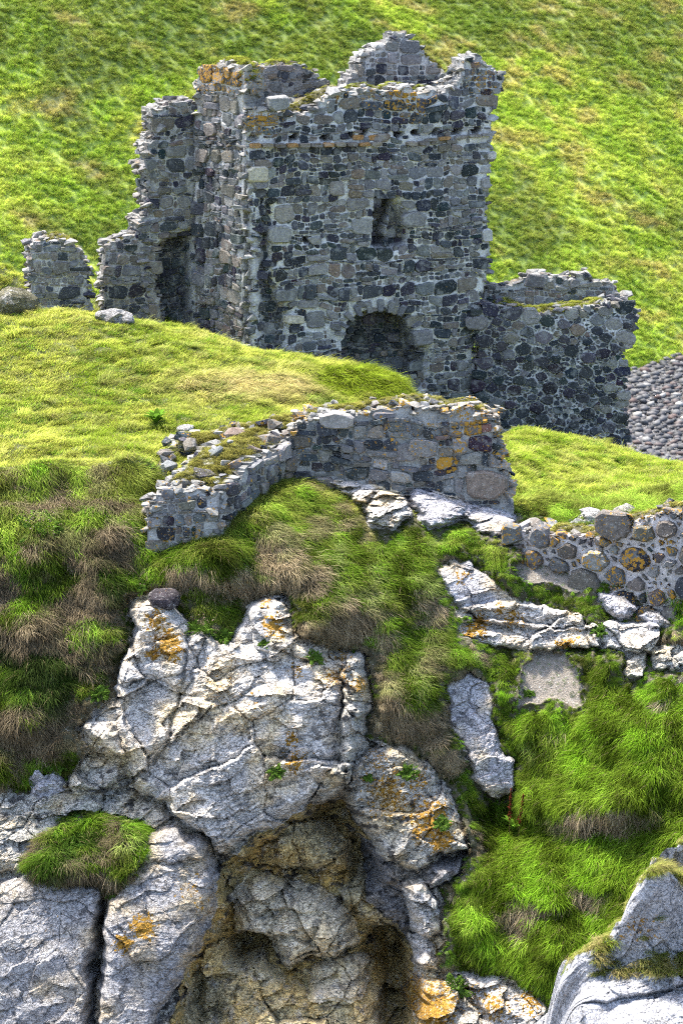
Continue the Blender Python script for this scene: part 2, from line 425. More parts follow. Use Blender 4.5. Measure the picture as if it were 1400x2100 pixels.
# ---- rock outlines: name, polygon, height, bevel width (px), kind of rock, label
ROCKS = [
 ('rock_base', [(-260,1655),(60,1650),(140,1590),(165,1545),(250,1450),(400,1400),(640,1400),(700,1500),(840,1540),(930,1640),(960,1745),(905,1800),(915,1930),(870,1985),(960,2000),(1130,2070),(1130,2240),(-260,2240)], 0.0, 20, 'mixed', 'broken shadowed rock between the larger slabs'),
 ('cave_rock', [(452,1790),(520,1718),(575,1690),(640,1640),(720,1600),(760,1740),(850,1830),(905,1960),(850,1990),(860,2240),(330,2240),(372,2000),(440,1880)], -0.95, 34, 'olive', 'olive stained rock lining the hollow under the overhang'),
 ('rock_block', [(470,1850),(520,1800),(600,1815),(660,1835),(715,1880),(740,1950),(690,1990),(640,1975),(590,2010),(545,1950),(480,1935)], 0.78, 26, 'cream', 'cream coloured rock lump inside the hollow'),
 ('rock_block', [(520,1790),(545,1740),(600,1700),(670,1690),(715,1740),(720,1800),(660,1815),(590,1795)], 0.45, 30, 'olive2', None),
 ('rock_block', [(440,2240),(440,2050),(470,1990),(540,1975),(590,2030),(650,2010),(740,2010),(790,2060),(800,2240)], 0.70, 24, 'olive2', None),
 ('rock_block', [(690,1840),(740,1800),(800,1840),(850,1900),(830,1940),(770,1930),(720,1900)], 0.32, 20, 'olive2', None),
 ('rock_block', [(600,2020),(660,1985),(740,1975),(775,2010),(740,2060),(640,2060)], 0.25, 16, 'cream', None),
 ('rock_block', [(380,2040),(420,1960),(470,1940),(500,2000),(470,2060),(440,2240),(370,2240)], 0.30, 16, 'olive2', None),
 ('rock_slab', [(-260,1640),(130,1620),(260,1625),(330,1655),(410,1705),(440,1760),(300,1760),(150,1700),(40,1790),(-260,1800)], 0.05, 14, 'mixed', None),
 ('rock_face', [(270,1235),(300,1222),(345,1218),(395,1290),(465,1312),(515,1240),(575,1222),(600,1290),(690,1328),(748,1345),(752,1430),(738,1560),(715,1600),(640,1645),(575,1695),(520,1712),(450,1752),(400,1702),(330,1652),(265,1612),(250,1560),(160,1490),(200,1440),(235,1420),(248,1360),(275,1300)], 0.30, 15, 'pale', 'broad pale limestone face with flaky cracks above the hollow'),
 ('rock_block', [(270,1235),(300,1222),(345,1218),(385,1280),(388,1370),(375,1410),(300,1380),(262,1400),(250,1370),(275,1300)], 0.14, 14, 'pale', 'smooth pale rock nose with orange lichen under the turf'),
 ('rock_block', [(508,1250),(545,1226),(580,1224),(600,1285),(590,1330),(555,1345),(520,1300)], 0.10, 10, 'pale', None),
 ('rock_block', [(160,1490),(230,1480),(255,1540),(250,1565),(180,1520)], 0.16, 12, 'pale', None),
 ('rock_block', [(145,1600),(170,1560),(255,1560),(262,1600),(220,1625),(150,1625)], 0.12, 14, 'mixed', None),
 ('rock_slab', [(-260,1810),(0,1800),(60,1792),(150,1800),(212,1816),(208,1900),(194,1960),(188,2240),(-260,2240)], 0.24, 11, 'grey', 'grey lichen speckled slab under the turf ledge'),
 ('rock_slab', [(216,1850),(248,1795),(305,1705),(350,1690),(410,1715),(450,1785),(448,1860),(410,1950),(372,2010),(335,2070),(310,2240),(198,2240),(204,1960)], 0.40, 15, 'grey', 'tall smooth grey slab split by a dark fissure'),
 ('rock_slab', [(690,1330),(750,1345),(755,1430),(745,1520),(760,1545),(720,1600),(700,1650),(640,1650),(690,1560),(705,1450)], 0.22, 14, 'mixed', None),
 ('rock_block', [(735,1545),(830,1528),(885,1560),(925,1620),(952,1700),(962,1742),(900,1762),(850,1795),(785,1765),(735,1705),(700,1645),(718,1585)], 0.26, 14, 'mixed', 'broken pale rock with orange lichen beside the hollow'),
 ('rock_block', [(735,1720),(800,1765),(850,1795),(905,1765),(960,1750),(940,1790),(880,1830),(890,1870),(905,1915),(850,1965),(800,1905),(748,1850)], 0.15, 30, 'dark', None),
 ('rock_block', [(826,1812),(868,1800),(902,1850),(908,1905),(880,1940),(845,1925)], 0.26, 10, 'pale', None),
 ('rock_block', [(840,1935),(890,1930),(900,1985),(850,1990)], 0.25, 12, 'pale', None),
 ('rock_block', [(848,2005),(940,2005),(960,2060),(1000,2110),(990,2240),(860,2240)], 0.35, 16, 'mixed', 'lichen covered rock at the foot of the grass bank'),
 ('rock_block', [(945,2000),(1010,1995),(1090,2030),(1130,2070),(1130,2240),(1010,2240),(985,2080)], 0.30, 18, 'pale', None),
 ('rock_slab', [(915,1400),(958,1384),(1000,1400),(1002,1470),(1018,1500),(1018,1550),(1052,1562),(1046,1622),(1020,1637),(975,1592),(958,1540),(930,1480)], 0.06, 4, 'lilac', 'smooth lilac grey rock slab rising through the grass'),
 ('rock_slab', [(908,1165),(960,1153),(1000,1190),(1052,1232),(1040,1244),(960,1248),(925,1215)], 0.06, 4, 'lilac', 'flat tilted lilac slab below the wall'),
 ('rock_slab', [(942,1250),(1000,1240),(1060,1232),(1130,1250),(1190,1268),(1200,1290),(1100,1280),(1000,1275)], 0.09, 4, 'pale', None),
 ('rock_slab', [(940,1282),(1000,1278),(1100,1284),(1200,1296),(1200,1325),(1080,1328),(1000,1312),(950,1298)], 0.11, 4, 'pale', 'long pale rock ledge with a shadowed underside'),
 ('rock_slab', [(1205,1290),(1260,1280),(1345,1290),(1335,1335),(1270,1335),(1210,1322)], 0.10, 4, 'pale', None),
 ('rock_block', [(1228,1217),(1280,1213),(1302,1250),(1275,1266),(1245,1242)], 0.16, 8, 'lilac', None),
 ('rock_block', [(1312,1262),(1350,1258),(1366,1280),(1330,1292)], 0.12, 7, 'lilac', None),
 ('rock_block', [(1280,1350),(1320,1345),(1310,1385),(1285,1380)], 0.10, 7, 'mixed', None),
 ('rock_block', [(1340,1335),(1410,1325),(1420,1370),(1350,1370)], 0.12, 8, 'mixed', None),
 ('rock_block', [(832,965),(915,968),(952,1010),(955,1050),(885,1078),(845,1040)], 0.42, 12, 'lilac', 'bulging pale rock that carries the ruined wall'),
 ('rock_block', [(750,1045),(790,1015),(830,1020),(835,1060),(800,1080),(760,1072)], 0.30, 10, 'pale', None),
 ('rock_block', [(672,990),(760,985),(828,975),(835,1010),(750,1030),(715,1012)], 0.35, 8, 'pale', None),
 ('rock_block', [(955,1030),(1030,1040),(1055,1062),(1050,1095),(985,1085),(955,1060)], 0.30, 10, 'lilac', None),
 ('rock_block', [(1048,1085),(1110,1088),(1108,1125),(1075,1132),(1050,1110)], 0.18, 9, 'lilac', None),
 ('turf', [(36,1790),(60,1740),(100,1700),(150,1665),(250,1668),(318,1695),(300,1740),(280,1790),(235,1835),(205,1800),(130,1810),(70,1790)], 0.34, 22, 'turf', None),
 ('sand_patch', [(1058,1158),(1110,1148),(1140,1160),(1192,1180),(1190,1208),(1120,1188),(1080,1182)], -0.02, 10, 'sand', 'bare sandy patch under the right wall'),
 ('sand_patch', [(1098,1342),(1150,1342),(1180,1385),(1184,1440),(1130,1428),(1062,1442),(1080,1395)], -0.02, 10, 'sand', 'bare gravelly patch in the bright green bank'),
]
ROCKS = [tuple(r) if r[5] != 'bare sandy patch under the right wall' else (*r[:5], 'bare sandy patch at the foot of the mortared wall') for r in ROCKS]
NV = len(P0)
near_sd = np.full(NV, -200.0); label_id = np.full(NV, -1); disp = np.zeros(NV); edge_sd = np.full(NV, 99.0)
for k, (nm, poly, Hh, bev, kind, lab) in enumerate(ROCKS):
    pl = np.array(poly); m = np.where((EX > pl[:, 0].min()-60) & (EX < pl[:, 0].max()+60) & (EY > pl[:, 1].min()-60) & (EY < pl[:, 1].max()+60) & (P0[:, 1] < 49.5))[0]
    s = sdf(EX[m], EY[m], poly) + (7 if (nm in ('rock_slab', 'rock_block', 'sand_patch') and pl[:, 1].max() < 1660) else 0)
    prof = sstep(0, bev, s)
    if kind not in ('olive', 'cream', 'olive2', 'sand', 'turf') and nm != 'rock_base':
        g = np.exp(-(s/4.0)**2)*0.05; disp[m] -= g*(np.abs(s) < 16)
    if nm not in ('sand_patch', 'turf', 'rock_base'): disp[m] -= 0.05*np.exp(-((s+5)/6.0)**2)*(s < 0)       # the crack all round
    disp[m] += Hh*prof*(0.55+0.45*sstep(0, bev*2.2, s))
    near_sd[m] = np.where(s > 0, -s*3, near_sd[m]) if kind == 'turf' else np.maximum(near_sd[m], s)
    ins = s > 0; label_id[m[ins]] = -1 if kind == 'turf' else k; edge_sd[m[ins]] = s[ins]
is_rock = label_id >= 0
kinds = np.array([r[4] for r in ROCKS] + ['none'])[label_id]
real_rock = is_rock & (kinds != 'sand')

# deep holes of the hollow
for (hx, hy, rx, ry, dp) in [(690,1680,50,32,0.6),(740,1760,34,60,0.8),(790,1975,40,50,1.3),(500,1960,44,26,0.9),(400,2060,16,70,0.5),(825,2060,40,90,1.5),(640,2030,40,14,0.3),(470,1775,34,20,0.6),(580,1880,60,8,0.15)]:
    disp -= dp*np.exp(-(((EX-hx)/rx)**2+((EY-hy)/ry)**2)**1.5)*(P0[:, 1] < 46)
# dark fissure between the lower slabs; hollow under the ledge, under the right rock
for line, wd, dp in [([(212,1815),(205,1900),(192,1990),(186,2120)], 7, 0.45), ([(1170,1330),(1230,1338),(1260,1345)], 9, 0.3), ([(905,1765),(960,1752)], 12, 0.35), ([(1030,1640),(1060,1700)], 14, 0.25),
                     ([(270,1615),(340,1660),(410,1712),(450,1765)], 6, 0.10), ([(380,1330),(372,1420),(350,1500),(320,1560)], 4, 0.12), ([(560,1330),(640,1360),(720,1350)], 4, 0.1), ([(380,1420),(460,1440),(540,1400)], 4, 0.09), ([(690,1340),(700,1450),(690,1560)], 5, 0.12)]:
    for a, b in zip(line[:-1], line[1:]):
        a = np.array(a, float); b = np.array(b, float); e = b-a
        m = np.where((EX > min(a[0], b[0])-50) & (EX < max(a[0], b[0])+50) & (EY > min(a[1], b[1])-50) & (EY < max(a[1], b[1])+50))[0]
        t = np.clip(((EX[m]-a[0])*e[0]+(EY[m]-a[1])*e[1])/(e@e), 0, 1)
        d = np.hypot(EX[m]-a[0]-e[0]*t, EY[m]-a[1]-e[1]*t)
        disp[m] = disp[m] - dp*np.exp(-(d/wd)**2)

def rock_relief(P, ax, aw, rough=1.0, seed=0):
    """fractured limestone: tilted facets at several sizes, cracks between, flaky strata"""
    wv = np.c_[ax, aw, np.zeros(len(ax))]
    wa = ax + 0.10*fbm(wv, 1.7, seed+1, 4, 0.5)
    wb = aw + 0.08*fbm(wv, 1.7, seed+2, 4, 0.5)
    ca, sa = math.cos(-0.30), math.sin(-0.30)
    u, v = ca*wa - sa*wb, sa*wa + ca*wb
    o = np.zeros(len(ax)); crack = np.zeros(len(ax)); flake = fbm(wv, 1.4, seed+21, 3)
    for f, el, amp, tl, cr, cwid, sd in [(0.9, 1.3, 0.18, 0.42, 0.08, 0.015, 1), (2.5, 1.7, 0.075, 0.30, 0.008, 0.02, 2), (7.0, 2.4, 0.040, 0.18, 0.004, 0.05, 3), (16, 2.6, 0.030, 0.14, 0.0, 0.1, 4)]:
        F1, F2, R, da, db = worley(u*f, v*f*el, sd+seed)
        md = 1.0 if f < 5 else 0.12+0.88*sstep(-0.15, 0.35, flake)
        o += md*(amp*(R[:, 0]-0.5)*2*0.5) + md*tl*((R[:, 1]-0.5)*da + (R[:, 2]-0.5)*1.2*db)*min(1.0, 3/f)*0.9
        c = np.exp(-(F2-F1)/cwid); o -= cr*c; crack = np.maximum(crack, c*(0.4 if f > 5 else 1.0))
    o += 0.015*(1-np.abs(fbm(wv*[1, 2.4, 1], 6, seed+9, 4)))*1.2
    return o*rough, crack

rid = np.where(real_rock)[0]
rel_r, crack_r = rock_relief(P0[rid], Q[rid, 0], Q[rid, 1], 1.0)
rough_of = {'turf': 0, 'pale': 1.0, 'grey': 0.36, 'lilac': 0.36, 'mixed': 1.05, 'olive': 1.5, 'olive2': 1.3, 'cream': 1.2, 'dark': 1.2, 'sand': 0.1, 'none': 0}
rk = np.array([rough_of[k] for k in kinds[rid]])
disp[rid] += rel_r*rk*sstep(0, 8, edge_sd[rid])
crack = np.zeros(NV); crack[rid] = crack_r

# grass mounds: rolling tussocks on the bank, softer on the plateau
gm = ~is_rock
steepz = sstep(960, 1120, PY)*(P0[:, 1] < 47.5)
mound = 0.27*fbm(P0*[1, 0.6, 1.1], 1.0, 51, 3)+0.06*fbm(P0, 3.3, 57, 2)
plat = 0.09*fbm(P0, 0.6, 61, 3)+0.06*fbm(P0, 2.2, 67, 2)
disp_g = mound*steepz + plat*(1-steepz)
# named bulges of turf: centre, radii (px), height; the brown mat hangs on the lower half
BULGES = [(580,1120,70,60,.25,.9),(480,1170,80,60,.22,1),(545,1095,45,40,.2,.9),(625,1160,60,55,.28,1),(700,1230,70,80,.30,1),(560,1180,50,60,.2,.8),(640,1270,50,70,.25,.9),(650,1300,60,50,.22,.9),(380,1150,80,50,.18,.8),(890,1450,55,70,.25,.9),(800,1440,70,60,.2,1),(830,1550,10,10,0,0),(920,1520,60,60,.28,.8),(930,1140,50,35,.2,.8),
          (230,1080,70,70,.3,1),(80,1130,90,70,.25,.3),(180,1200,90,60,.22,1),(60,1280,80,60,.25,.9),(230,1320,60,60,.2,1),(120,1400,80,60,.2,.8),(40,1460,70,60,.2,.7),(200,1460,50,50,.18,1),(0,1180,50,70,.2,1),(250,1200,40,40,.2,.7),
          (180,1765,130,45,.14,.9),(1230,1640,110,50,.38,.9),(1090,1830,70,70,.34,.9),(1200,1800,70,60,.28,.6),(960,1690,35,60,.25,1),(920,1790,70,50,.2,.1),(1340,1520,100,80,.2,.1),(1150,1980,90,60,.25,.3),(1380,1300,50,40,.2,.9),(1350,1420,60,40,.15,.5),(960,1920,60,60,.15,.2),(970,1310,40,40,.12,1),(960,1370,40,40,.1,1),(780,1300,60,90,.2,.2),(550,1050,80,50,.15,0),(1140,1500,90,60,.15,.4)]
brown = np.zeros(NV)
for (bx, by, rx, ry, hh, br) in BULGES:
    if hh == 0: continue
    m = np.where((np.abs(PX-bx) < 3*rx) & (np.abs(PY-by) < 3.2*ry) & (P0[:, 1] < 48))[0]
    u = (EX[m]-bx)/rx; v = (EY[m]-by)/ry
    disp_g[m] += hh*np.exp(-(u*u+np.where(v > 0, v*1.5, v*0.9)**2))
    brown[m] = np.maximum(brown[m], br*np.exp(-((u*1.1)**2+((v-0.55)*1.25)**2)**1.3))
disp_g -= 0.25*np.exp(-((PX-1030)/45)**2-((PY-1690)/90)**2)*(P0[:, 1] < 48)
disp_g += 0.30*np.exp(-((PY-990-0.02*(170-PX))/26)**2)*sstep(350, 290, PX)*(P0[:, 1] < 48)
disp_g += 0.03*np.exp(-((PX-770)/95)**2-((PY-795)/30)**2)*(P0[:, 1] > 50)
disp_g -= 0.22*np.exp(-((PX-380)/110)**2-((PY-1115)/45)**2)*(P0[:, 1] < 47)
disp = np.where(gm, disp_g+disp*np.where(sdf(EX, EY, ROCKS[[r[0] for r in ROCKS].index('turf')][1]) > 0, 1.0, 0.5), disp)
ddir = TOCAM*steepz[:, None] + np.array([0, 0, 1.0])*(1-steepz[:, None])
ddir[is_rock] = TOCAM
PT = P0 + disp[:, None]*ddir
# vertex normals of the final sheet
G = PT.reshape(nw, nx, 3)
NRM = np.cross(np.gradient(G, axis=1), np.gradient(G, axis=0)); NRM /= np.linalg.norm(NRM, axis=2)[:, :, None]
NRM = NRM.reshape(-1, 3)

# colours
def lichen_amount(px, py):
    a = np.zeros(len(px))
    for (lx, ly, r, s) in [(325,1270,30,.75),(352,1320,34,.8),(318,1335,14,.8),(350,1290,20,.6),(560,1280,28,.8),(545,1240,16,.6),(610,1370,24,.55),(600,1510,24,.6),(610,1555,30,.65),(690,1390,30,.55),(735,1400,22,.7),(298,1890,30,.85),(260,1925,20,.8),(300,1910,16,.7),(390,1810,40,.42),(420,1850,30,.4),
                           (800,1620,70,.55),(880,1680,60,.68),(860,1600,40,.5),(780,1570,50,.45),(900,1720,40,.7),(880,2060,70,.75),(1010,2060,50,.6),(1090,2050,40,.65),(970,2030,30,.5),(980,1280,30,.75),(1050,1270,30,.6),(1020,1250,20,.6),(1160,1320,30,.7),(960,1300,25,.75),(1090,1110,26,.8),(1065,1095,16,.8),(950,1180,22,.5),(700,1345,30,.5),(100,1850,70,.2),(530,1440,80,.3),(450,1400,80,.28)]:
        a = np.maximum(a, s*np.exp(-((px-lx)/r)**2-((py-ly)/r)**2)*1.15)
    return np.clip(a, 0, 1)

base_of = {'turf': (0.06, 0.055, 0.03), 'pale': (0.64, 0.60, 0.555), 'grey': (0.37, 0.355, 0.355), 'lilac': (0.50, 0.485, 0.51), 'mixed': (0.48, 0.45, 0.39), 'olive': (0.44, 0.335, 0.135), 'olive2': (0.56, 0.47, 0.27), 'cream': (0.70, 0.61, 0.44), 'dark': (0.22, 0.21, 0.21), 'sand': (0.25, 0.215, 0.175), 'none': (0.06, 0.055, 0.03)}
cols = np.ones((NV, 4)); cols[:, :3] = np.array([base_of[k] for k in base_of])[np.array([list(base_of).index(k) for k in kinds])]
lowf = fbm(P0[rid], 1.6, 71, 4); midf = fbm(P0[rid]*[1, 1, 1.8], 4.5, 75, 4)
cr = cols[rid, :3]
cr *= (1+0.22*lowf+0.25*midf)[:, None]
cr = mixc(cr, cr*np.array([1.10, 0.92, 0.60]), np.clip(0.2+lowf*1.3, 0, 0.9))             # warm stains
blk = sstep(0.30, 0.52, midf+0.35*fbm(P0[rid], 14, 79, 3))                                   # black crust lichen
cr = mixc(cr, np.array((0.035, 0.033, 0.033)), blk*np.where(np.isin(kinds[rid], ['mixed', 'dark', 'olive']), 0.9, 0.65))
cols[rid, :3] = cr
cols[:, 3] = np.where(real_rock, lichen_amount(EX, EY), 0)
gi_ = np.where(gm)[0]
cols[gi_, :3] *= (1+0.5*fbm(P0[gi_], 3, 81, 3))[:, None]
platm = (1-steepz)[gi_]; cols[gi_, :3] = mixc(cols[gi_, :3], np.array((0.085, 0.10, 0.018)), platm*0.85)
cols[:, :3] = np.clip(cols[:, :3], 0.008, 0.8)

cliff = empty('cliff', (0, 42, 0)); tag(cliff, 'steep limestone cliff and grassy headland under the ruin', kind='structure')
ii = np.arange(NV).reshape(nw, nx)
quads = np.stack([ii[:-1, :-1], ii[:-1, 1:], ii[1:, 1:], ii[1:, :-1]], -1).reshape(-1, 4)
qlab = label_id[quads[:, 0]]
for k in range(-1, len(ROCKS)):
    f = quads[qlab == k]
    if not len(f): continue
    used, inv = np.unique(f, return_inverse=True); f2 = inv.reshape(-1, 4)
    nm = 'headland_turf' if k < 0 else ROCKS[k][0]
    mt = M_SOIL if k < 0 else (M_GRAVEL if ROCKS[k][4] == 'sand' else M_ROCK)
    o = mesh_obj(nm, PT[used], f2, mt, cliff, cols[used], smooth=(k < 0 or ROCKS[k][4] == 'sand'), base=(0, 42, 0))
    if k >= 0 and ROCKS[k][5]: o['label'] = ROCKS[k][5]

# ================================================================== WALLS
PALETTE = [((0.170, 0.168, 0.168), 6), ((0.135, 0.137, 0.143), 4), ((0.215, 0.208, 0.198), 4), ((0.165, 0.142, 0.118), 3), ((0.055, 0.060, 0.070), 3), ((0.032, 0.035, 0.044), 2), ((0.27, 0.26, 0.24), 2), ((0.19, 0.14, 0.105), 1)]
def stone_colour(r, dark=0.0, warm=0.0):
    if r.random() < dark: c = np.array(PALETTE[4][0] if r.random() < .5 else PALETTE[5][0])
    elif r.random() < warm: c = np.array(PALETTE[3][0])*1.15
    else:
        w = np.array([p[1] for p in PALETTE], float); c = np.array(PALETTE[r.choice(len(PALETTE), p=w/w.sum())][0])
    return np.clip((c*0.80+0.08*c.mean())*r.uniform(0.75, 1.25)+r.normal(0, 0.004, 3), 0.01, 0.8)

class Thing:
    def __init__(self, name, base, label, cat, group=None):
        self.base = np.array(base, float); self.o = empty(name, base); tag(self.o, label, cat, group); self.stones = []
    def stone(self, V, F, col, lich, size, parent): self.stones.append((V, F, col, lich, size, parent))
    def finish(self, limit=300, tone=1.0):
        self.stones = [(a, b, np.asarray(c)*tone, d, e, f) for (a, b, c, d, e, f) in self.stones]
        self.stones.sort(key=lambda s: -s[4])
        for (V, F, col, lich, size, par) in self.stones[:limit]:
            mesh_obj('stone', V, F, M_STONE, par, np.tile([*col, lich], (len(V), 1)), base=self.base)
        rest = self.stones[limit:]
        if rest:
            VV = []; FF = []; CC = []; n = 0
            for (V, F, col, lich, size, par) in rest:
                VV.append(V); FF += [tuple(i+n for i in f) for f in F]; CC.append(np.tile([*col, lich], (len(V), 1))); n += len(V)
            o = mesh_obj('small_stones', np.concatenate(VV), FF, M_STONE, self.o, np.concatenate(CC), base=self.base); o['kind'] = 'stuff'

def clip_half(poly, nxy, c):
    out = []; n = len(poly)
    for k in range(n):
        a = poly[k]; b = poly[(k+1) % n]; da = a[0]*nxy[0]+a[1]*nxy[1]-c; db = b[0]*nxy[0]+b[1]*nxy[1]-c
        if da <= 0: out.append(a)
        if (da < 0 < db) or (db < 0 < da):
            t = da/(da-db); out.append((a[0]+(b[0]-a[0])*t, a[1]+(b[1]-a[1])*t))
    return out

def outline_round(poly, n, r, jit):
    """the corners of the cell, each slightly blunted"""
    p = np.array(poly)
    keep = [k for k in range(len(p)) if np.linalg.norm(p[k]-p[k-1]) > 0.018]
    p = p[keep] if len(keep) >= 3 else p
    q = []
    for k in range(len(p)):
        t = r.uniform(0.10, 0.2); q += [p[k]*(1-t)+p[k-1]*t, p[k]*(1-t)+p[(k+1) % len(p)]*t]
    return np.array(q) + r.normal(0, jit, (len(q), 2))

def hull_stone(r, size, flat=0.65, npts=13):
    bm = bmesh.new()
    for k in range(npts):
        v = r.normal(size=3); v /= np.abs(v).max()**0.6*np.linalg.norm(v)**0.4
        bm.verts.new(Vector(v*size*0.5*np.array([1.15, 0.9, flat])*r.uniform(0.85, 1.1)))
    bmesh.ops.convex_hull(bm, input=bm.verts)
    for v in [v for v in bm.verts if not v.link_faces]: bm.verts.remove(v)
    bm.verts.index_update()
    V = np.array([v.co[:] for v in bm.verts]); F = [tuple(v.index for v in f.verts) for f in bm.faces]; bm.free()
    return V, F

def rot3(r, tilt=0.3):
    return np.array(Matrix.Rotation(r.uniform(0, 6.28), 3, 'Z') @ Matrix.Rotation(r.normal(0, tilt), 3, 'X') @ Matrix.Rotation(r.normal(0, tilt), 3, 'Y'))

def coursed(r, u0, u1, v0, v1, sc):
    """roughly coursed rubble: rows of unequal height, thin packing rows, some stones in two layers; corners knocked off, joints wavy"""
    out = []; y = v0
    while y < v1:
        thin = r.random() < 0.26; h = sc*(r.uniform(0.045, 0.075) if thin else r.uniform(0.11, 0.30)); x = u0-r.uniform(0, 0.3)
        while x < u1:
            w = sc*r.uniform(0.09, 0.26) if thin else float(np.clip(h*r.uniform(0.55, 1.9), 0.10*sc, 0.48*sc))
            parts = [(x, y, w, h)]
            if not thin and h > 0.16*sc and r.random() < 0.45:
                k = r.uniform(0.35, 0.65); parts = [(x, y, w, h*k), (x, y+h*k, w*r.uniform(0.45, 0.6), h*(1-k))]; parts.append((x+parts[1][2], y+h*k, w-parts[1][2], h*(1-k)))
            elif not thin and r.random() < 0.2:
                k = r.uniform(0.7, 0.8); parts = [(x, y, w*k, h), (x+w*k, y, w*(1-k), h*0.5), (x+w*k, y+h*0.5, w*(1-k), h*0.5)]
            for (a, b, ww, hh) in parts:
                m = min(ww, hh); P = []
                for (cx, cy, sx, sy) in ((a, b, 1, 1), (a+ww, b, -1, 1), (a+ww, b+hh, -1, -1), (a, b+hh, 1, -1)):
                    c1, c2 = m*r.uniform(0.03, 0.5, 2)*np.array([1.0, 0.8]); first = (cx, cy+sy*c2); second = (cx+sx*c1, cy)
                    P += [first, second] if (sx == sy) else [second, first]
                out.append(np.array(P))
            x += w
        y += h
    return out

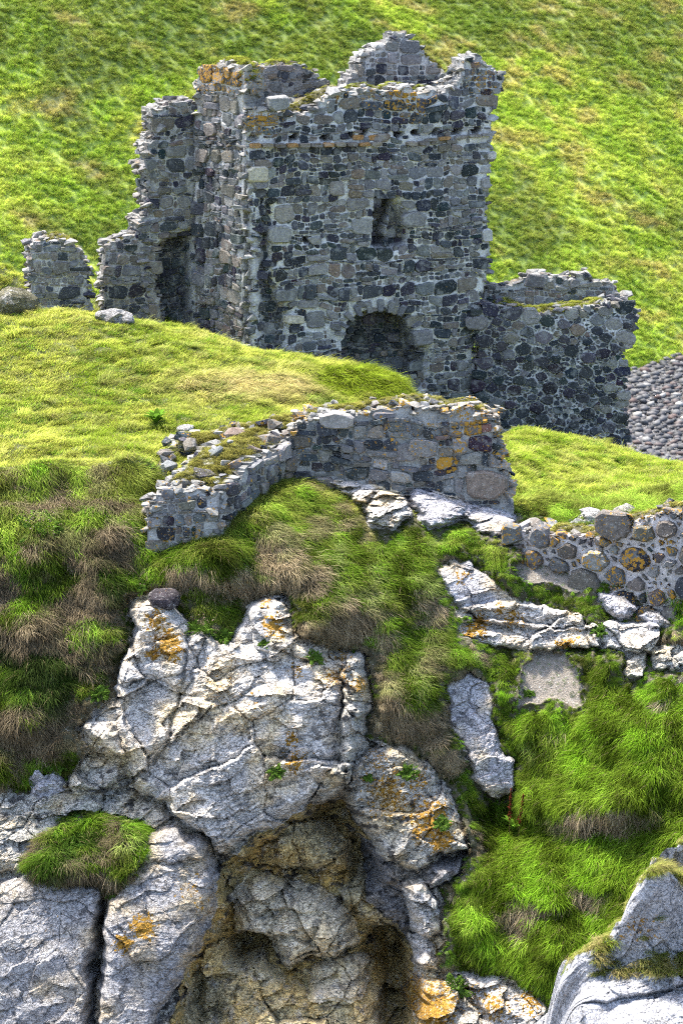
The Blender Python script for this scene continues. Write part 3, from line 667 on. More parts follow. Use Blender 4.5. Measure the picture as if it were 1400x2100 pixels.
def make_wall(th, part, O, U, T, poly_px, sizes, seed, joint=0.016, proud=(0.02, 0.06), off=None, dark=None, warm=0.1, lich=None, extra=(), cell=0.07,
              mortar=(0.40, 0.39, 0.37), edge=0.22, edge_skip=None, edge_lich=0.25, aniso=1.3, no_sites=(), edge_n=1.0, edge_col=None, ghosts=(), style='coursed', course=1.0):
    """a rubble wall: mortared core with a ragged outline, single stones set in its face and loose stones along its broken edges"""
    r = np.random.default_rng(seed); O = np.asarray(O, float); U = np.asarray(U, float); U = U/np.linalg.norm(U)
    NN = np.array([U[1], -U[0], 0.0])
    if NN[1] > 0 and abs(NN[1]) > 0.2: NN = -NN
    Zv = np.array([0, 0, 1.0])
    def uv(px, py):
        p = on_plane(px, py, O, NN)-O; return (float(p @ U), float(p[2]))
    poly = [uv(*p) for p in poly_px]; pa = np.array(poly)
    W = lambda u, v, d: O + np.outer(u, U) + np.outer(v, Zv) + np.outer(d, NN)
    u0, v0 = pa.min(0)-cell; u1, v1 = pa.max(0)+cell
    nu = int((u1-u0)/cell)+1; nv = int((v1-v0)/cell)+1
    cu = u0+(np.arange(nu)+0.5)*cell; cv = v0+(np.arange(nv)+0.5)*cell
    CU, CV = np.meshgrid(cu, cv)
    nzp = np.c_[CU.ravel(), CV.ravel(), np.full(CU.size, seed*1.3)]
    m = (sdf(CU.ravel()+0.07*perlin(nzp, 4, 1)+0.05*perlin(nzp, 9, 11), CV.ravel()+0.09*perlin(nzp, 3, 2)+0.06*perlin(nzp, 8, 12), poly) > 0).reshape(nv, nu)
    def bulge(u, v):
        q = np.c_[u, v, np.full(len(u), seed*0.7)]; return 0.07*perlin(q, 0.8, 13)+0.035*perlin(q, 2.3, 14)
    offf = bulge if off is None else (lambda u, v: off(u, v, uv)+bulge(u, v))
    # core
    gu = u0+np.arange(nu+1)*cell; gv = v0+np.arange(nv+1)*cell
    VU, VV = np.meshgrid(gu, gv); VU = VU.ravel(); VV = VV.ravel()
    np3 = np.c_[VU, VV, np.full(VU.size, seed*2.1)]
    ju = VU+0.03*perlin(np3, 7, 3); jv = VV+0.03*perlin(np3, 7, 4)
    fd = 0.02*perlin(np3, 3, 5)+0.015*perlin(np3, 11, 6)-offf(VU, VV)
    front = W(ju, jv, fd); back = W(ju, jv, -T+0.04*perlin(np3, 3, 8))
    nvt = len(front); idx = np.arange(nvt).reshape(nv+1, nu+1); F = []
    for j, i in zip(*np.where(m)):
        a, b, c, d = idx[j, i], idx[j, i+1], idx[j+1, i+1], idx[j+1, i]
        F.append((a, b, c, d)); F.append((d+nvt, c+nvt, b+nvt, a+nvt))
        if i == 0 or not m[j, i-1]: F.append((a, d, d+nvt, a+nvt))
        if i == nu-1 or not m[j, i+1]: F.append((c, b, b+nvt, c+nvt))
        if j == 0 or not m[j-1, i]: F.append((b, a, a+nvt, b+nvt))
        if j == nv-1 or not m[j+1, i]: F.append((d, c, c+nvt, d+nvt))
    F = np.array(F); V = np.r_[front, back]; used, inv = np.unique(F, return_inverse=True)
    mc = np.ones((len(V), 4)); mc[:, :3] = np.array(mortar)
    dk = np.zeros(nvt) if dark is None else np.asarray(dark(VU, VV, uv))
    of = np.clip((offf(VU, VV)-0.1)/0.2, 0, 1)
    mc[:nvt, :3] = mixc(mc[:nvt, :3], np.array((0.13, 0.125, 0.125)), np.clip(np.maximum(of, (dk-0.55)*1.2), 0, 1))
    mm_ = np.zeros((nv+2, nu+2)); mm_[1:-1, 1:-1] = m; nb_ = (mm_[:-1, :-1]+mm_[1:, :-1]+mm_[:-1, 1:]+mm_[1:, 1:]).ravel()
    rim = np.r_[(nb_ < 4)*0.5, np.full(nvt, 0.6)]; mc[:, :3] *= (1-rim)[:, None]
    mc[:, :3] *= (1+0.35*perlin(V, 5, 9)+0.25*perlin(V, 1.3, 10))[:, None]; mc[:, 3] = 0 if lich is None else np.r_[lich(VU, VV, uv), lich(VU, VV, uv)]*0.6
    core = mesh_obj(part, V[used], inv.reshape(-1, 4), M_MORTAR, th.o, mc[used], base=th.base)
    # sites
    cells = []
    ex = [[uv(*p) for p in e[0]] for e in extra]; gh = np.array([uv(*g) for g in ghosts]).reshape(-1, 2)
    if style == 'coursed':
        for P in coursed(r, u0, u1, v0, v1, course):
            q = np.c_[P, np.full(len(P), seed*3.3)]
            P = P + np.c_[0.07*perlin(q, 1.5, 15)+0.05*perlin(q, 4.2, 16), 0.11*perlin(q, 1.2, 17)+0.07*perlin(q, 3.6, 18)]
            ce = P.mean(0); ext = P.max(0)-P.min(0)
            P = ce+(P-ce)*np.maximum(1-joint*r.uniform(0.9, 1.5)*1.15/np.maximum(ext, 0.02), 0.4)
            t = ce+(P-ce)*0.6; iu = ((t[:, 0]-u0)/cell).astype(int); jv2 = ((t[:, 1]-v0)/cell).astype(int)
            ok = (iu >= 0) & (iu < nu) & (jv2 >= 0) & (jv2 < nv); 
            if ok.sum() < len(P) or m[jv2[ok], iu[ok]].mean() < 0.7: continue
            if len(gh) and ((np.abs(gh-ce) < ext*0.5+0.03).all(1)).any(): continue
            cells.append(P)
    else:
        ng_ = len(ghosts); SA = np.zeros((sum(q[1] for q in sizes)+ng_, 3)); ns = 0
        for g in ghosts: SA[ns] = (*uv(*g), 0.06); ns += 1
        for rad, tries in sizes:
            uu_ = r.uniform(u0, u1, tries); vv_ = r.uniform(v0, v1, tries); rr_s = rad*r.uniform(0.85, 1.15, tries)
            iu = np.clip(((uu_-u0)/cell).astype(int), 0, nu-1); jv_ = np.clip(((vv_-v0)/cell).astype(int), 0, nv-1)
            for t in np.where(m[jv_, iu])[0]:
                q = SA[:ns]
                if ns and ((q[:, 0]-uu_[t])**2+((q[:, 1]-vv_[t])*aniso)**2 < ((q[:, 2]+rr_s[t])*0.88)**2).any(): continue
                SA[ns] = (uu_[t], vv_[t], rr_s[t]); ns += 1
        S = SA[:ns, :2].copy(); R = SA[:ns, 2].copy()

        Sa = S*[1, aniso]
        for k in range(ng_, len(S)):
            c = Sa[k]; rr = R[k]*1.3+0.015; ex1, ex2, ex3, ex4 = rr*r.uniform(0.75, 1.1, 4)
            poly_c = [(c[0]-ex1, c[1]-ex2), (c[0]+ex3, c[1]-ex2), (c[0]+ex3, c[1]+ex4), (c[0]-ex1, c[1]+ex4)]
            dd = np.linalg.norm(Sa-c, axis=1)
            for q in np.argsort(dd)[1:22]:
                e = Sa[q]-c; L = math.hypot(*e)
                b = 0.5*(Sa[q]@Sa[q]-c@c-(R[q]**2-R[k]**2))
                poly_c = clip_half(poly_c, e/L, b/L-joint*r.uniform(0.5, 1.2))
                if len(poly_c) < 3: break
            if len(poly_c) < 3: continue
            o = outline_round(np.array(poly_c)/[1, aniso], 0, r, 0.01)
            if (o.max(0)-o.min(0)).min() > 0.035: cells.append(o)
    S = np.array([c.mean(0) for c in cells])
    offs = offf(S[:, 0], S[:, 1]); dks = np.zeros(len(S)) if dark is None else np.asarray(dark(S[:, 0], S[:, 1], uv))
    dks = dks+0.45*sstep(0.12, 0.45, perlin(np.c_[S, np.full(len(S), seed*0.37)], 1.1, 19))*(style == 'coursed')
    lks = np.zeros(len(S)) if lich is None else np.asarray(lich(S[:, 0], S[:, 1], uv))
    exm = np.zeros(len(S), bool)
    for e in ex: exm |= sdf(S[:, 0], S[:, 1], e) > -0.01
    for k, o in enumerate(cells):
        if exm[k]: continue
        ext = o.max(0)-o.min(0); n = len(o)
        o = o + r.normal(0, 0.012*ext.min(), o.shape)
        ctr = o.mean(0); h = r.uniform(*proud)*min(1, ext.max()/0.25)*1.2
        d0 = -offs[k]; tl = r.normal(0, 0.05, 2)
        mid = ctr+(o-ctr)*0.975; inn = ctr+(o-ctr)*r.uniform(0.74, 0.9)+r.normal(0, 0.02*ext.max(), o.shape)
        dz = lambda p: (p-ctr) @ tl
        Vs = np.r_[W(o[:, 0], o[:, 1], np.full(n, d0-0.05)), W(mid[:, 0], mid[:, 1], d0+h*0.72+dz(mid)), W(inn[:, 0], inn[:, 1], d0+h*1.12+dz(inn)+r.normal(0, 0.004, n))]
        Fs = []
        for q in range(n):
            w = (q+1) % n; Fs += [(q, w, n+w, n+q), (n+q, n+w, 2*n+w, 2*n+q)]
        Fs.append(tuple(range(2*n, 3*n)))
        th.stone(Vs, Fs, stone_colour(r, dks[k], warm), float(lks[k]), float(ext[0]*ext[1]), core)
    # particular stones traced one by one
    for (pp, colr, h, lc), e in zip(extra, ex):
        o = outline_round(e, 0, r, 0.005); n = len(o); ctr = o.mean(0); d0 = -float(offf(ctr[:1], ctr[1:])[0])
        mid = ctr+(o-ctr)*0.94; inn = ctr+(o-ctr)*0.8
        Vs = np.r_[W(o[:, 0], o[:, 1], np.full(n, d0-0.08)), W(mid[:, 0], mid[:, 1], np.full(n, d0+h*0.75)), W(inn[:, 0], inn[:, 1], d0+h+r.normal(0, 0.008, n))]
        Fs = []
        for q in range(n):
            w = (q+1) % n; Fs += [(q, w, n+w, n+q), (n+q, n+w, 2*n+w, 2*n+q)]
        Fs.append(tuple(range(2*n, 3*n)))
        th.stone(Vs, Fs, np.array(colr), lc, 9.0, core)
    # stones along the broken edges
    bnd = []
    for j, i in zip(*np.where(m)):
        top = j == nv-1 or not m[j+1, i]; lf = i == 0 or not m[j, i-1]; rt = i == nu-1 or not m[j, i+1]
        if not (top or lf or rt): continue
        if edge_skip is not None and edge_skip(cu[i], cv[j], uv): continue
        bnd.append((cu[i], cv[j], top, (rt and not lf)*1.0-(lf and not rt)*1.0))
    r.shuffle(bnd)
    placed = []
    for (u, v, top, sd_) in bnd:
        for dpos in np.arange(-0.05, -T, -edge*0.6):
            if r.random() > edge_n: continue
            d = dpos+r.uniform(-0.06, 0.06); sz = edge*(0.5+0.75*r.random()**1.3)
            u_ = u+sd_*r.uniform(-0.03, 0.09); v_ = v+(r.uniform(-0.03, 0.07) if top else 0); q = np.array([u_, v_, d])
            if placed:
                dist = np.linalg.norm(np.array(placed)[:, :3]-q, axis=1)
                if (dist < (np.array(placed)[:, 3]+sz)*0.36).any(): continue
            placed.append((u_, v_, d, sz))
            Vh, Fh = hull_stone(r, sz, r.uniform(0.4, 0.75)); aa = math.atan2(U[1], U[0])+r.normal(0, 0.35); Vh = Vh @ np.array(Matrix.Rotation(aa, 3, 'Z') @ Matrix.Rotation(r.normal(0, .14), 3, 'X') @ Matrix.Rotation(r.normal(0, .18), 3, 'Y')).T
            Vw = Vh + W([u_], [v_], [d])[0]
            cc = stone_colour(r, 0.12, warm) if edge_col is None or r.random() < 0.35 else np.array(edge_col)*r.uniform(0.4, 0.95)
            th.stone(Vw, Fh, cc, edge_lich*(0.15+0.6*r.random()), sz*sz*0.8, core)
    return dict(W=W, uv=uv, m=m, u0=u0, v0=v0, cell=cell, U=U, N=NN, O=O, T=T, core=core)

def top_points(w, n, r, inset=0.0):
    """points on the top of a wall"""
    m = w['m']; cols_ = [i for i in range(m.shape[1]) if m[:, i].any()]; out = []
    for k in range(n):
        i = r.choice(cols_); j = np.where(m[:, i])[0].max()
        out.append(w['W']([w['u0']+(i+r.random())*w['cell']], [w['v0']+(j+0.9)*w['cell']], [-r.uniform(0.03, w['T']-0.03)])[0])
    return np.array(out)

WALLTOP = []                                                     # (points, scale, colour) for the grass that grows on the walls
def plane_dir(deg): return np.array([math.cos(math.radians(deg)), math.sin(math.radians(deg)), 0.0])

# ---- the tower
A = at(512, 712, 61.0); UF = plane_dir(18); UB = np.array([-UF[1], UF[0], 0])           # front runs right, side runs back
tower = Thing('ruined_tower', (A[0], A[1], 6.4), 'tall roofless stone tower with small window, low arch and broken gable', 'tower')
def poly_off(uvp, poly_px, u, v, depth, soft=0.05):
    return depth*sstep(-soft*0.2, soft, sdf(u, v, [uvp(*p) for p in poly_px]))
HOLES = [(602,283),(664,283),(718,276),(748,273),(816,276),(852,274),(893,272),(935,270),(975,267),(633,492),(520,285)]
def front_off(u, v, uvp):
    wq = np.c_[u, v, np.zeros(len(u))]; u = u+0.05*perlin(wq, 3.5, 23)+0.03*perlin(wq, 9, 25); v = v+0.05*perlin(wq, 3.5, 24)+0.03*perlin(wq, 9, 26)
    o = poly_off(uvp, [(528,395),(550,390),(568,470),(566,560),(604,640),(594,740),(528,760)], u, v, 0.26, 0.25)
    o = np.maximum(o, poly_off(uvp, [(766,402),(812,402),(806,430),(797,470),(796,512),(764,512)], u, v, 0.64, 0.06))
    o = np.maximum(o, poly_off(uvp, [(795,405),(815,400),(842,440),(850,505),(838,515),(790,515)], u, v, 0.34, 0.2))
    o = np.maximum(o, poly_off(uvp, [(700,780),(704,690),(716,656),(748,640),(806,636),(840,652),(852,690),(872,780)], u, v, 0.62, 0.10))
    o = np.maximum(o, poly_off(uvp, [(840,700),(880,705),(900,800),(860,820),(700,800),(720,740)], u, v, 0.25, 0.25))
    for (hx, hy) in HOLES:
        o = np.maximum(o, poly_off(uvp, [(hx-8, hy-7), (hx+8, hy-7), (hx+8, hy+6), (hx-8, hy+6)], u, v, 0.35, 0.02))
    for (hx, hy) in [] and [(602,283),(664,283),(718,276),(748,273),(816,276),(852,274),(893,272),(935,270),(975,267),(633,492),(520,285)]:
        o = np.maximum(o, poly_off(uvp, [(hx-6, hy-6), (hx+6, hy-6), (hx+6, hy+5), (hx-6, hy+5)], u, v, 0.3, 0.03))
    return o
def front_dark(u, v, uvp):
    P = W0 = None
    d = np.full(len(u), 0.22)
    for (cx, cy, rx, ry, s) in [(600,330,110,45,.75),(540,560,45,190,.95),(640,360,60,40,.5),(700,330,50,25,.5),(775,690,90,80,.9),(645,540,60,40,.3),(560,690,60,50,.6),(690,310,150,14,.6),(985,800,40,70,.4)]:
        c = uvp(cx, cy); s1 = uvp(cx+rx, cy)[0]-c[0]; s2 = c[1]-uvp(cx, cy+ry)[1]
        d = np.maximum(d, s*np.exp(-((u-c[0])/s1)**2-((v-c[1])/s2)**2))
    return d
def front_lich(u, v, uvp):
    a = np.zeros(len(u))
    for (cx, cy, r, s) in [(530,230,45,.8),(520,180,30,.8),(835,185,60,.75),(690,195,30,.5),(760,200,40,.4),(985,160,40,.5)]:
        c = uvp(cx, cy); s1 = uvp(cx+r, cy)[0]-c[0]; a = np.maximum(a, s*np.exp(-((u-c[0])/s1)**2-((v-c[1])/s1)**2))
    return a
PALEB = (0.44, 0.40, 0.31); GREYB = (0.24, 0.235, 0.225); OCH = (0.30, 0.17, 0.065); DRK = (0.05, 0.054, 0.066)
ex_front = [([(506,341),(548,339),(551,372),(507,374)], PALEB, .10, 0), ([(551,462),(596,462),(598,498),(550,500)], GREYB, .10, 0), ([(563,422),(600,418),(607,450),(575,462),(563,448)], (.25,.23,.2), .07, 0),
            ([(720,448),(764,445),(765,480),(719,480)], GREYB, .05, 0), ([(822,440),(850,430),(875,440),(868,466),(822,466)], (.19,.185,.18), .06, 0), ([(628,485),(660,485),(660,502),(640,503)], GREYB, .05, 0),
            ([(582,645),(624,645),(624,664),(582,664)], PALEB, .07, 0), ([(842,678),(884,674),(888,706),(850,712)], (.17,.165,.165), .10, 0), ([(626,640),(666,636),(668,672),(628,674)], (.17,.165,.16), .05, 0),
            ([(548,198),(590,194),(594,222),(560,230),(548,222)], GREYB, .14, 0), ([(770,398),(812,398),(812,407),(770,408)], DRK, .08, 0), ([(674,372),(704,368),(706,402),(676,402)], (.22,.2,.18), .06, 0),
            ([(996,312),(1016,310),(1016,326),(998,327)], (.42,.4,.37), .10, 0), ([(985,470),(1006,468),(1008,494),(988,496)], (.4,.39,.37), .10, 0), ([(984,366),(1002,362),(1004,386),(986,388)], (.26,.25,.24), .1, 0)]
for k in range(15):                                                                        # thin slabs of the string course
    x = 512+k*24.5; y = 299-k*0.35
    if k in (11, 12): continue
    ex_front.append(([(x, y-5), (x+23, y-5.5), (x+23.5, y+3.5), (x, y+4)], OCH if k % 3 == 0 else ((.22,.19,.15) if k % 3 == 1 else (.14,.12,.10)), .14, 0.05))
for k, x in enumerate([868, 897, 930, 958, 985]): ex_front.append(([(x, 283-k*2.5), (x+26, 281-k*2.5), (x+26, 288-k*2.5), (x, 290-k*2.5)], OCH if k == 1 else (.2,.18,.16), .11, 0))
for x in (735, 768): ex_front.append(([(x-14, 277), (x+10, 276), (x+10, 287), (x-14, 288)], (.34,.18,.06), .05, 0))
for k in range(11):                                                                        # arch stones set on edge
    a = math.pi*(0.97-0.94*k/10); cx_, cy_ = 778, 690
    p1 = (cx_+70*math.cos(a), cy_-50*math.sin(a)); p2 = (cx_+92*math.cos(a), cy_-78*math.sin(a)); tx, ty = 6.0*math.sin(a)+1.5, 4.5*math.cos(a)
    ex_front.append(([(p1[0]-tx*.8, p1[1]-ty*.8), (p2[0]-tx, p2[1]-ty), (p2[0]+tx, p2[1]+ty), (p1[0]+tx*.8, p1[1]+ty*.8)], (.12,.12,.13) if k % 2 else (.17,.165,.16), .07, 0))
ft = make_wall(tower, 'front_wall', A, UF, 0.8,
    [(512,770),(516,600),(512,450),(508,300),(505,245),(515,225),(545,228),(600,238),(640,230),(665,208),(690,197),(720,184),(800,184),(860,186),(905,192),(945,166),(955,125),(985,116),(1000,132),(1022,152),(1024,178),(1008,200),(1002,290),(1006,310),(1000,380),(992,430),(1002,480),(1000,540),(986,620),(976,650),(985,700),(965,720),(985,780),(992,830),(990,900),(700,900)],
    [(0.185, 150), (0.135, 700), (0.092, 2600), (0.055, 6000), (0.034, 5000)], 21, mortar=(0.56, 0.55, 0.53), ghosts=HOLES, off=front_off, dark=front_dark, warm=0.14, lich=front_lich, extra=ex_front, edge=0.24, cell=0.06, joint=0.013,
    edge_skip=lambda u, v, uvp: v < uvp(700, 840)[1] or (u < uvp(560, 500)[0] and v < uvp(525, 740)[1]), edge_lich=0.35, edge_col=(0.36, 0.35, 0.33), edge_n=0.8)
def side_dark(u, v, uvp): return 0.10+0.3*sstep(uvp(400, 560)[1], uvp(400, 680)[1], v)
US = plane_dir(125); B = A + US*2.13
def make_side():
    # the side wall runs from the front corner back to B; its outer face looks left
    return make_wall(tower, 'side_wall', B, -US, 0.5,
        [(401,730),(400,300),(402,175),(412,148),(450,132),(490,134),(500,160),(501,250),(502,560),(499,745)],
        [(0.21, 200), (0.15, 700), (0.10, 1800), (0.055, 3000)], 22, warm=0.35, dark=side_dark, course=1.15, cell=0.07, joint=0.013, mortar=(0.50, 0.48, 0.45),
        lich=lambda u, v, uvp: 0.5*sstep(uvp(450, 230)[1], uvp(450, 150)[1], v)+0.10, edge=0.28, edge_lich=0.6, edge_col=(0.38, 0.36, 0.32),
        edge_skip=lambda u, v, uvp: v < uvp(450, 240)[1])
sw = make_side()
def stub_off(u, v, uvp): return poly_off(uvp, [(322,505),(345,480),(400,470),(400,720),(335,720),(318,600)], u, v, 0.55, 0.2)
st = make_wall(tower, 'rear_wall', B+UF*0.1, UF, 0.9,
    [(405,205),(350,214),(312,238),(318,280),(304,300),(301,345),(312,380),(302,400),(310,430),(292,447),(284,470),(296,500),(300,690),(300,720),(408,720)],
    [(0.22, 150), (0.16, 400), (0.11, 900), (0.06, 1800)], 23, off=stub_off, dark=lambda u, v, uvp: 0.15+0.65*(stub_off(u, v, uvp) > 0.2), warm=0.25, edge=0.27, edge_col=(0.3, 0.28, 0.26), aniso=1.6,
    edge_skip=lambda u, v, uvp: v < uvp(330, 640)[1] or u > uvp(395, 400)[0], cell=0.07)
Wb = A + UB*3.9
bw = make_wall(tower, 'back_wall', Wb, UF, 0.6, [(520,300),(520,140),(560,128),(600,133),(640,152),(655,168),(700,190),(960,215),(960,300)],
    [(0.17, 200), (0.12, 500), (0.07, 900)], 24, warm=0.2, edge=0.22, dark=lambda u, v, uvp: np.full(len(u), 0.2), cell=0.07, mortar=(0.3, 0.28, 0.27))
Wg = A + UB*2.6
gw = make_wall(tower, 'gable', Wg, UF, 0.75, [(700,300),(702,205),(716,165),(735,147),(746,122),(762,102),(800,80),(826,72),(842,90),(868,104),(880,128),(900,142),(932,164),(944,190),(944,300)],
    [(0.22, 200), (0.15, 500), (0.08, 900)], 25, warm=0.2, edge=0.24, mortar=(0.5, 0.48, 0.46), edge_col=(0.44, 0.43, 0.40), edge_lich=0.15, cell=0.07, joint=0.02)
fu = np.linspace(0.35, 5.0, 60); fdp = np.linspace(0.45, 3.85, 40); FU, FD = np.meshgrid(fu, fdp); zt = at(760, 205, 62.2)[2]
fz = zt-0.22+0.05*FD.ravel()+0.16*fbm(np.c_[FU.ravel(), FD.ravel(), np.zeros(FU.size)], 1.2, 5, 3)-0.25*np.exp(-((FU.ravel()-1.6)/0.5)**2)
FP = A[None, :2]*0; FPt = np.c_[(A[:2]+np.outer(FU.ravel(), UF[:2])+np.outer(FD.ravel(), UB[:2])), fz]
fi = np.arange(len(FPt)).reshape(40, 60); ffq = np.stack([fi[:-1, :-1], fi[:-1, 1:], fi[1:, 1:], fi[1:, :-1]], -1).reshape(-1, 4); fcc = np.ones((len(FPt), 4)); fcc[:, :3] = (0.10, 0.085, 0.05); fcc[:, 3] = 0
mesh_obj('rubble_fill', FPt, ffq, M_SOIL, tower.o, fcc, True, base=tower.base)
rt_ = np.random.default_rng(78)
for k in range(150):
    j = rt_.integers(len(FPt)); sz = rt_.uniform(0.1, 0.36); Vh, Fh = hull_stone(rt_, sz, 0.6); tower.stone(Vh @ rot3(rt_).T+FPt[j], Fh, stone_colour(rt_, 0.05, 0.2)*1.5, 0.3*rt_.random(), sz*sz*0.6, tower.o)
tower.finish()

# ---- low wall beside the tower, going down to the shore
L0 = at(985, 800, 62.6); UL = plane_dir(2)
low = Thing('ruined_wall', (L0[0]+1.5, L0[1], 5.0), 'low dark basalt wall with white mortar joints and a grassy top beside the tower', 'wall')
def low_dark(u, v, uvp):
    d = np.full(len(u), 0.74); return np.where(u < uvp(1040, 700)[0], 0.92, np.where(v > uvp(1100, 690)[1], 0.15, d))
lw = make_wall(low, 'front_wall', L0, UL, 1.1, [(975,980),(978,640),(995,622),(1060,645),(1120,645),(1200,632),(1250,622),(1296,632),(1300,662),(1274,690),(1276,780),(1286,930),(1290,1000),(1180,1000)],
    [(0.18, 150), (0.13, 600), (0.09, 2000), (0.05, 5000), (0.03, 4000)], 31, dark=low_dark, warm=0.1, edge=0.25, mortar=(0.55, 0.55, 0.55), edge_skip=lambda u, v, uvp: v < uvp(1100, 700)[1] or u < uvp(1000, 700)[0], joint=0.015, cell=0.06, edge_n=0.7, style='boulders')
lb = make_wall(low, 'back_wall', L0+np.array([0, 1.0, 0]), UL, 0.5, [(985,720),(995,588),(1030,580),(1065,578),(1090,562),(1130,568),(1175,572),(1195,558),(1212,582),(1245,588),(1270,604),(1295,640),(1290,720)],
    [(0.2, 100), (0.14, 300), (0.08, 600)], 32, warm=0.25, edge=0.26, edge_col=(0.34, 0.33, 0.31), cell=0.06)
low.finish()

# ---- two stubs left of the tower
S4 = at(270, 660, 62.3); stubA = Thing('wall_stub', (S4[0], S4[1], 7.0), 'broken stub of wall stepping down against the tower', 'wall stub')
s4 = make_wall(stubA, 'wall_core', S4, plane_dir(10), 0.8, [(214,690),(214,505),(240,490),(284,484),(300,505),(303,560),(318,590),(334,640),(344,680),(344,700)],
    [(0.19, 100), (0.13, 300), (0.07, 900)], 41, warm=0.25, dark=lambda u, v, uvp: np.full(len(u), .15), edge=0.22, edge_col=(0.33, 0.31, 0.29), edge_skip=lambda u, v, uvp: v < uvp(270, 650)[1], cell=0.06, mortar=(0.36, 0.34, 0.32))
stubA.finish()
S5 = at(130, 650, 60.5); stubB = Thing('wall_stub', (S5[0], S5[1], 7.2), 'detached stub of wall with mossy top standing alone on the grass', 'wall stub')
s5 = make_wall(stubB, 'wall_core', S5, plane_dir(8), 0.9, [(62,690),(64,507),(86,486),(130,494),(165,523),(176,547),(182,590),(186,640),(182,690)],
    [(0.20, 100), (0.14, 300), (0.07, 900)], 42, warm=0.3, dark=lambda u, v, uvp: np.full(len(u), .1), edge=0.25, edge_col=(0.33, 0.31, 0.29), edge_skip=lambda u, v, uvp: v < uvp(130, 640)[1], cell=0.06, mortar=(0.42, 0.40, 0.38))
stubB.finish()

# ---- foreground ruined wall: a straight length and a thick returning end
F1o = at(650, 1000, 46.6)
fore = Thing('ruined_wall', (F1o[0]+1, F1o[1], 6.6), 'crumbling grey wall with orange lichen and grassy top on the cliff edge', 'wall')
def fore_lich(u, v, uvp):
    a = np.full(len(u), 0.2)
    for (cx, cy, r, s) in [(860,850,200,.35),(800,830,22,.9),(920,950,28,.85),(970,845,60,.9),(950,905,24,.6),(790,880,22,.5),(1000,840,40,.9),(935,880,20,.6),(860,835,30,.5)]:
        c = uvp(cx, cy); s1 = uvp(cx+r, cy)[0]-c[0]; a = np.maximum(a, s*np.exp(-((u-c[0])/s1)**2-((v-c[1])/s1)**2))
    return a
ex_fore = [([(952,968),(1000,962),(1040,975),(1042,1005),(1010,1025),(958,1020)], (.20,.16,.13), .14, .1), ([(652,850),(690,842),(728,850),(726,876),(670,878),(655,868)], (.30,.28,.26), .12, .05),
           ([(985,870),(1008,868),(1008,886),(986,887)], (.20,.10,.08), .05, 0), ([(600,968),(632,965),(650,985),(640,998),(604,996)], (.04,.042,.05), .07, 0), ([(790,918),(838,905),(862,928),(850,945),(800,945)], (.16,.15,.15), .07, .1)]
f1 = make_wall(fore, 'front_wall', F1o, plane_dir(-2), 0.8, [(585,1060),(588,900),(612,872),(650,852),(700,856),(740,853),(790,842),(850,836),(900,838),(960,844),(1018,850),(1012,872),(1016,920),(1026,955),(1040,980),(1042,1030),(1056,1075),(1040,1120),(640,1110)],
    [(0.25, 150), (0.18, 400), (0.12, 900), (0.06, 2500), (0.035, 2000)], 51, dark=lambda u, v, uvp: np.full(len(u), .10), warm=0.2, lich=fore_lich, extra=ex_fore, edge=0.2, edge_lich=0.75, mortar=(0.30, 0.295, 0.28), joint=0.014, aniso=1.45,
    edge_skip=lambda u, v, uvp: v < uvp(800, 1010)[1] or (u < uvp(600, 950)[0] and v < uvp(600, 905)[1]), cell=0.05, proud=(0.025, 0.075), edge_col=(0.36, 0.34, 0.30), course=1.15)
nearp = at(455, 1120, 44.75); farp = at(600, 1005, 46.75); U2 = farp-nearp; U2[2] = 0
f2 = make_wall(fore, 'return_wall', nearp, U2, 1.05, [(452,1150),(452,1012),(478,982),(505,968),(530,938),(565,925),(598,892),(604,1030),(560,1060)],
    [(0.16, 100), (0.11, 300), (0.055, 900)], 52, warm=0.15, dark=lambda u, v, uvp: np.full(len(u), .15), lich=lambda u, v, uvp: np.full(len(u), .2), edge=0.23, mortar=(0.33, 0.325, 0.31), edge_lich=0.5, edge_col=(0.36, 0.35, 0.32), cell=0.05,
    edge_skip=lambda u, v, uvp: v < uvp(452, 1060)[1] and u < 0.1, edge_n=0.55)
F3o = at(380, 1120, 44.72)
f3 = make_wall(fore, 'wall_end', F3o, plane_dir(1), 0.35, [(304,1160),(306,1036),(345,1012),(395,1004),(450,1010),(455,1160)],
    [(0.17, 100), (0.11, 300), (0.05, 900)], 53, warm=0.15, dark=lambda u, v, uvp: np.full(len(u), .12), lich=lambda u, v, uvp: np.full(len(u), .3), edge=0.2, mortar=(0.36, 0.355, 0.34), edge_lich=0.6, edge_col=(0.4, 0.39, 0.36), cell=0.05,
    edge_skip=lambda u, v, uvp: v < uvp(380, 1090)[1])
f4 = make_wall(fore, 'corner_core', at(480, 960, 47.15), plane_dir(-4), 0.7, [(330,1040),(340,960),(352,922),(380,905),(430,908),(480,895),(540,884),(600,872),(625,865),(640,1040)],
    [(0.17, 100), (0.11, 300), (0.055, 700)], 54, warm=0.2, dark=lambda u, v, uvp: np.full(len(u), .1), lich=lambda u, v, uvp: np.full(len(u), .2), edge=0.25, mortar=(0.2, 0.18, 0.13), edge_lich=0.5, edge_col=(0.4, 0.38, 0.34), cell=0.05, edge_n=0.5, edge_skip=lambda u, v, uvp: v < uvp(400, 960)[1])
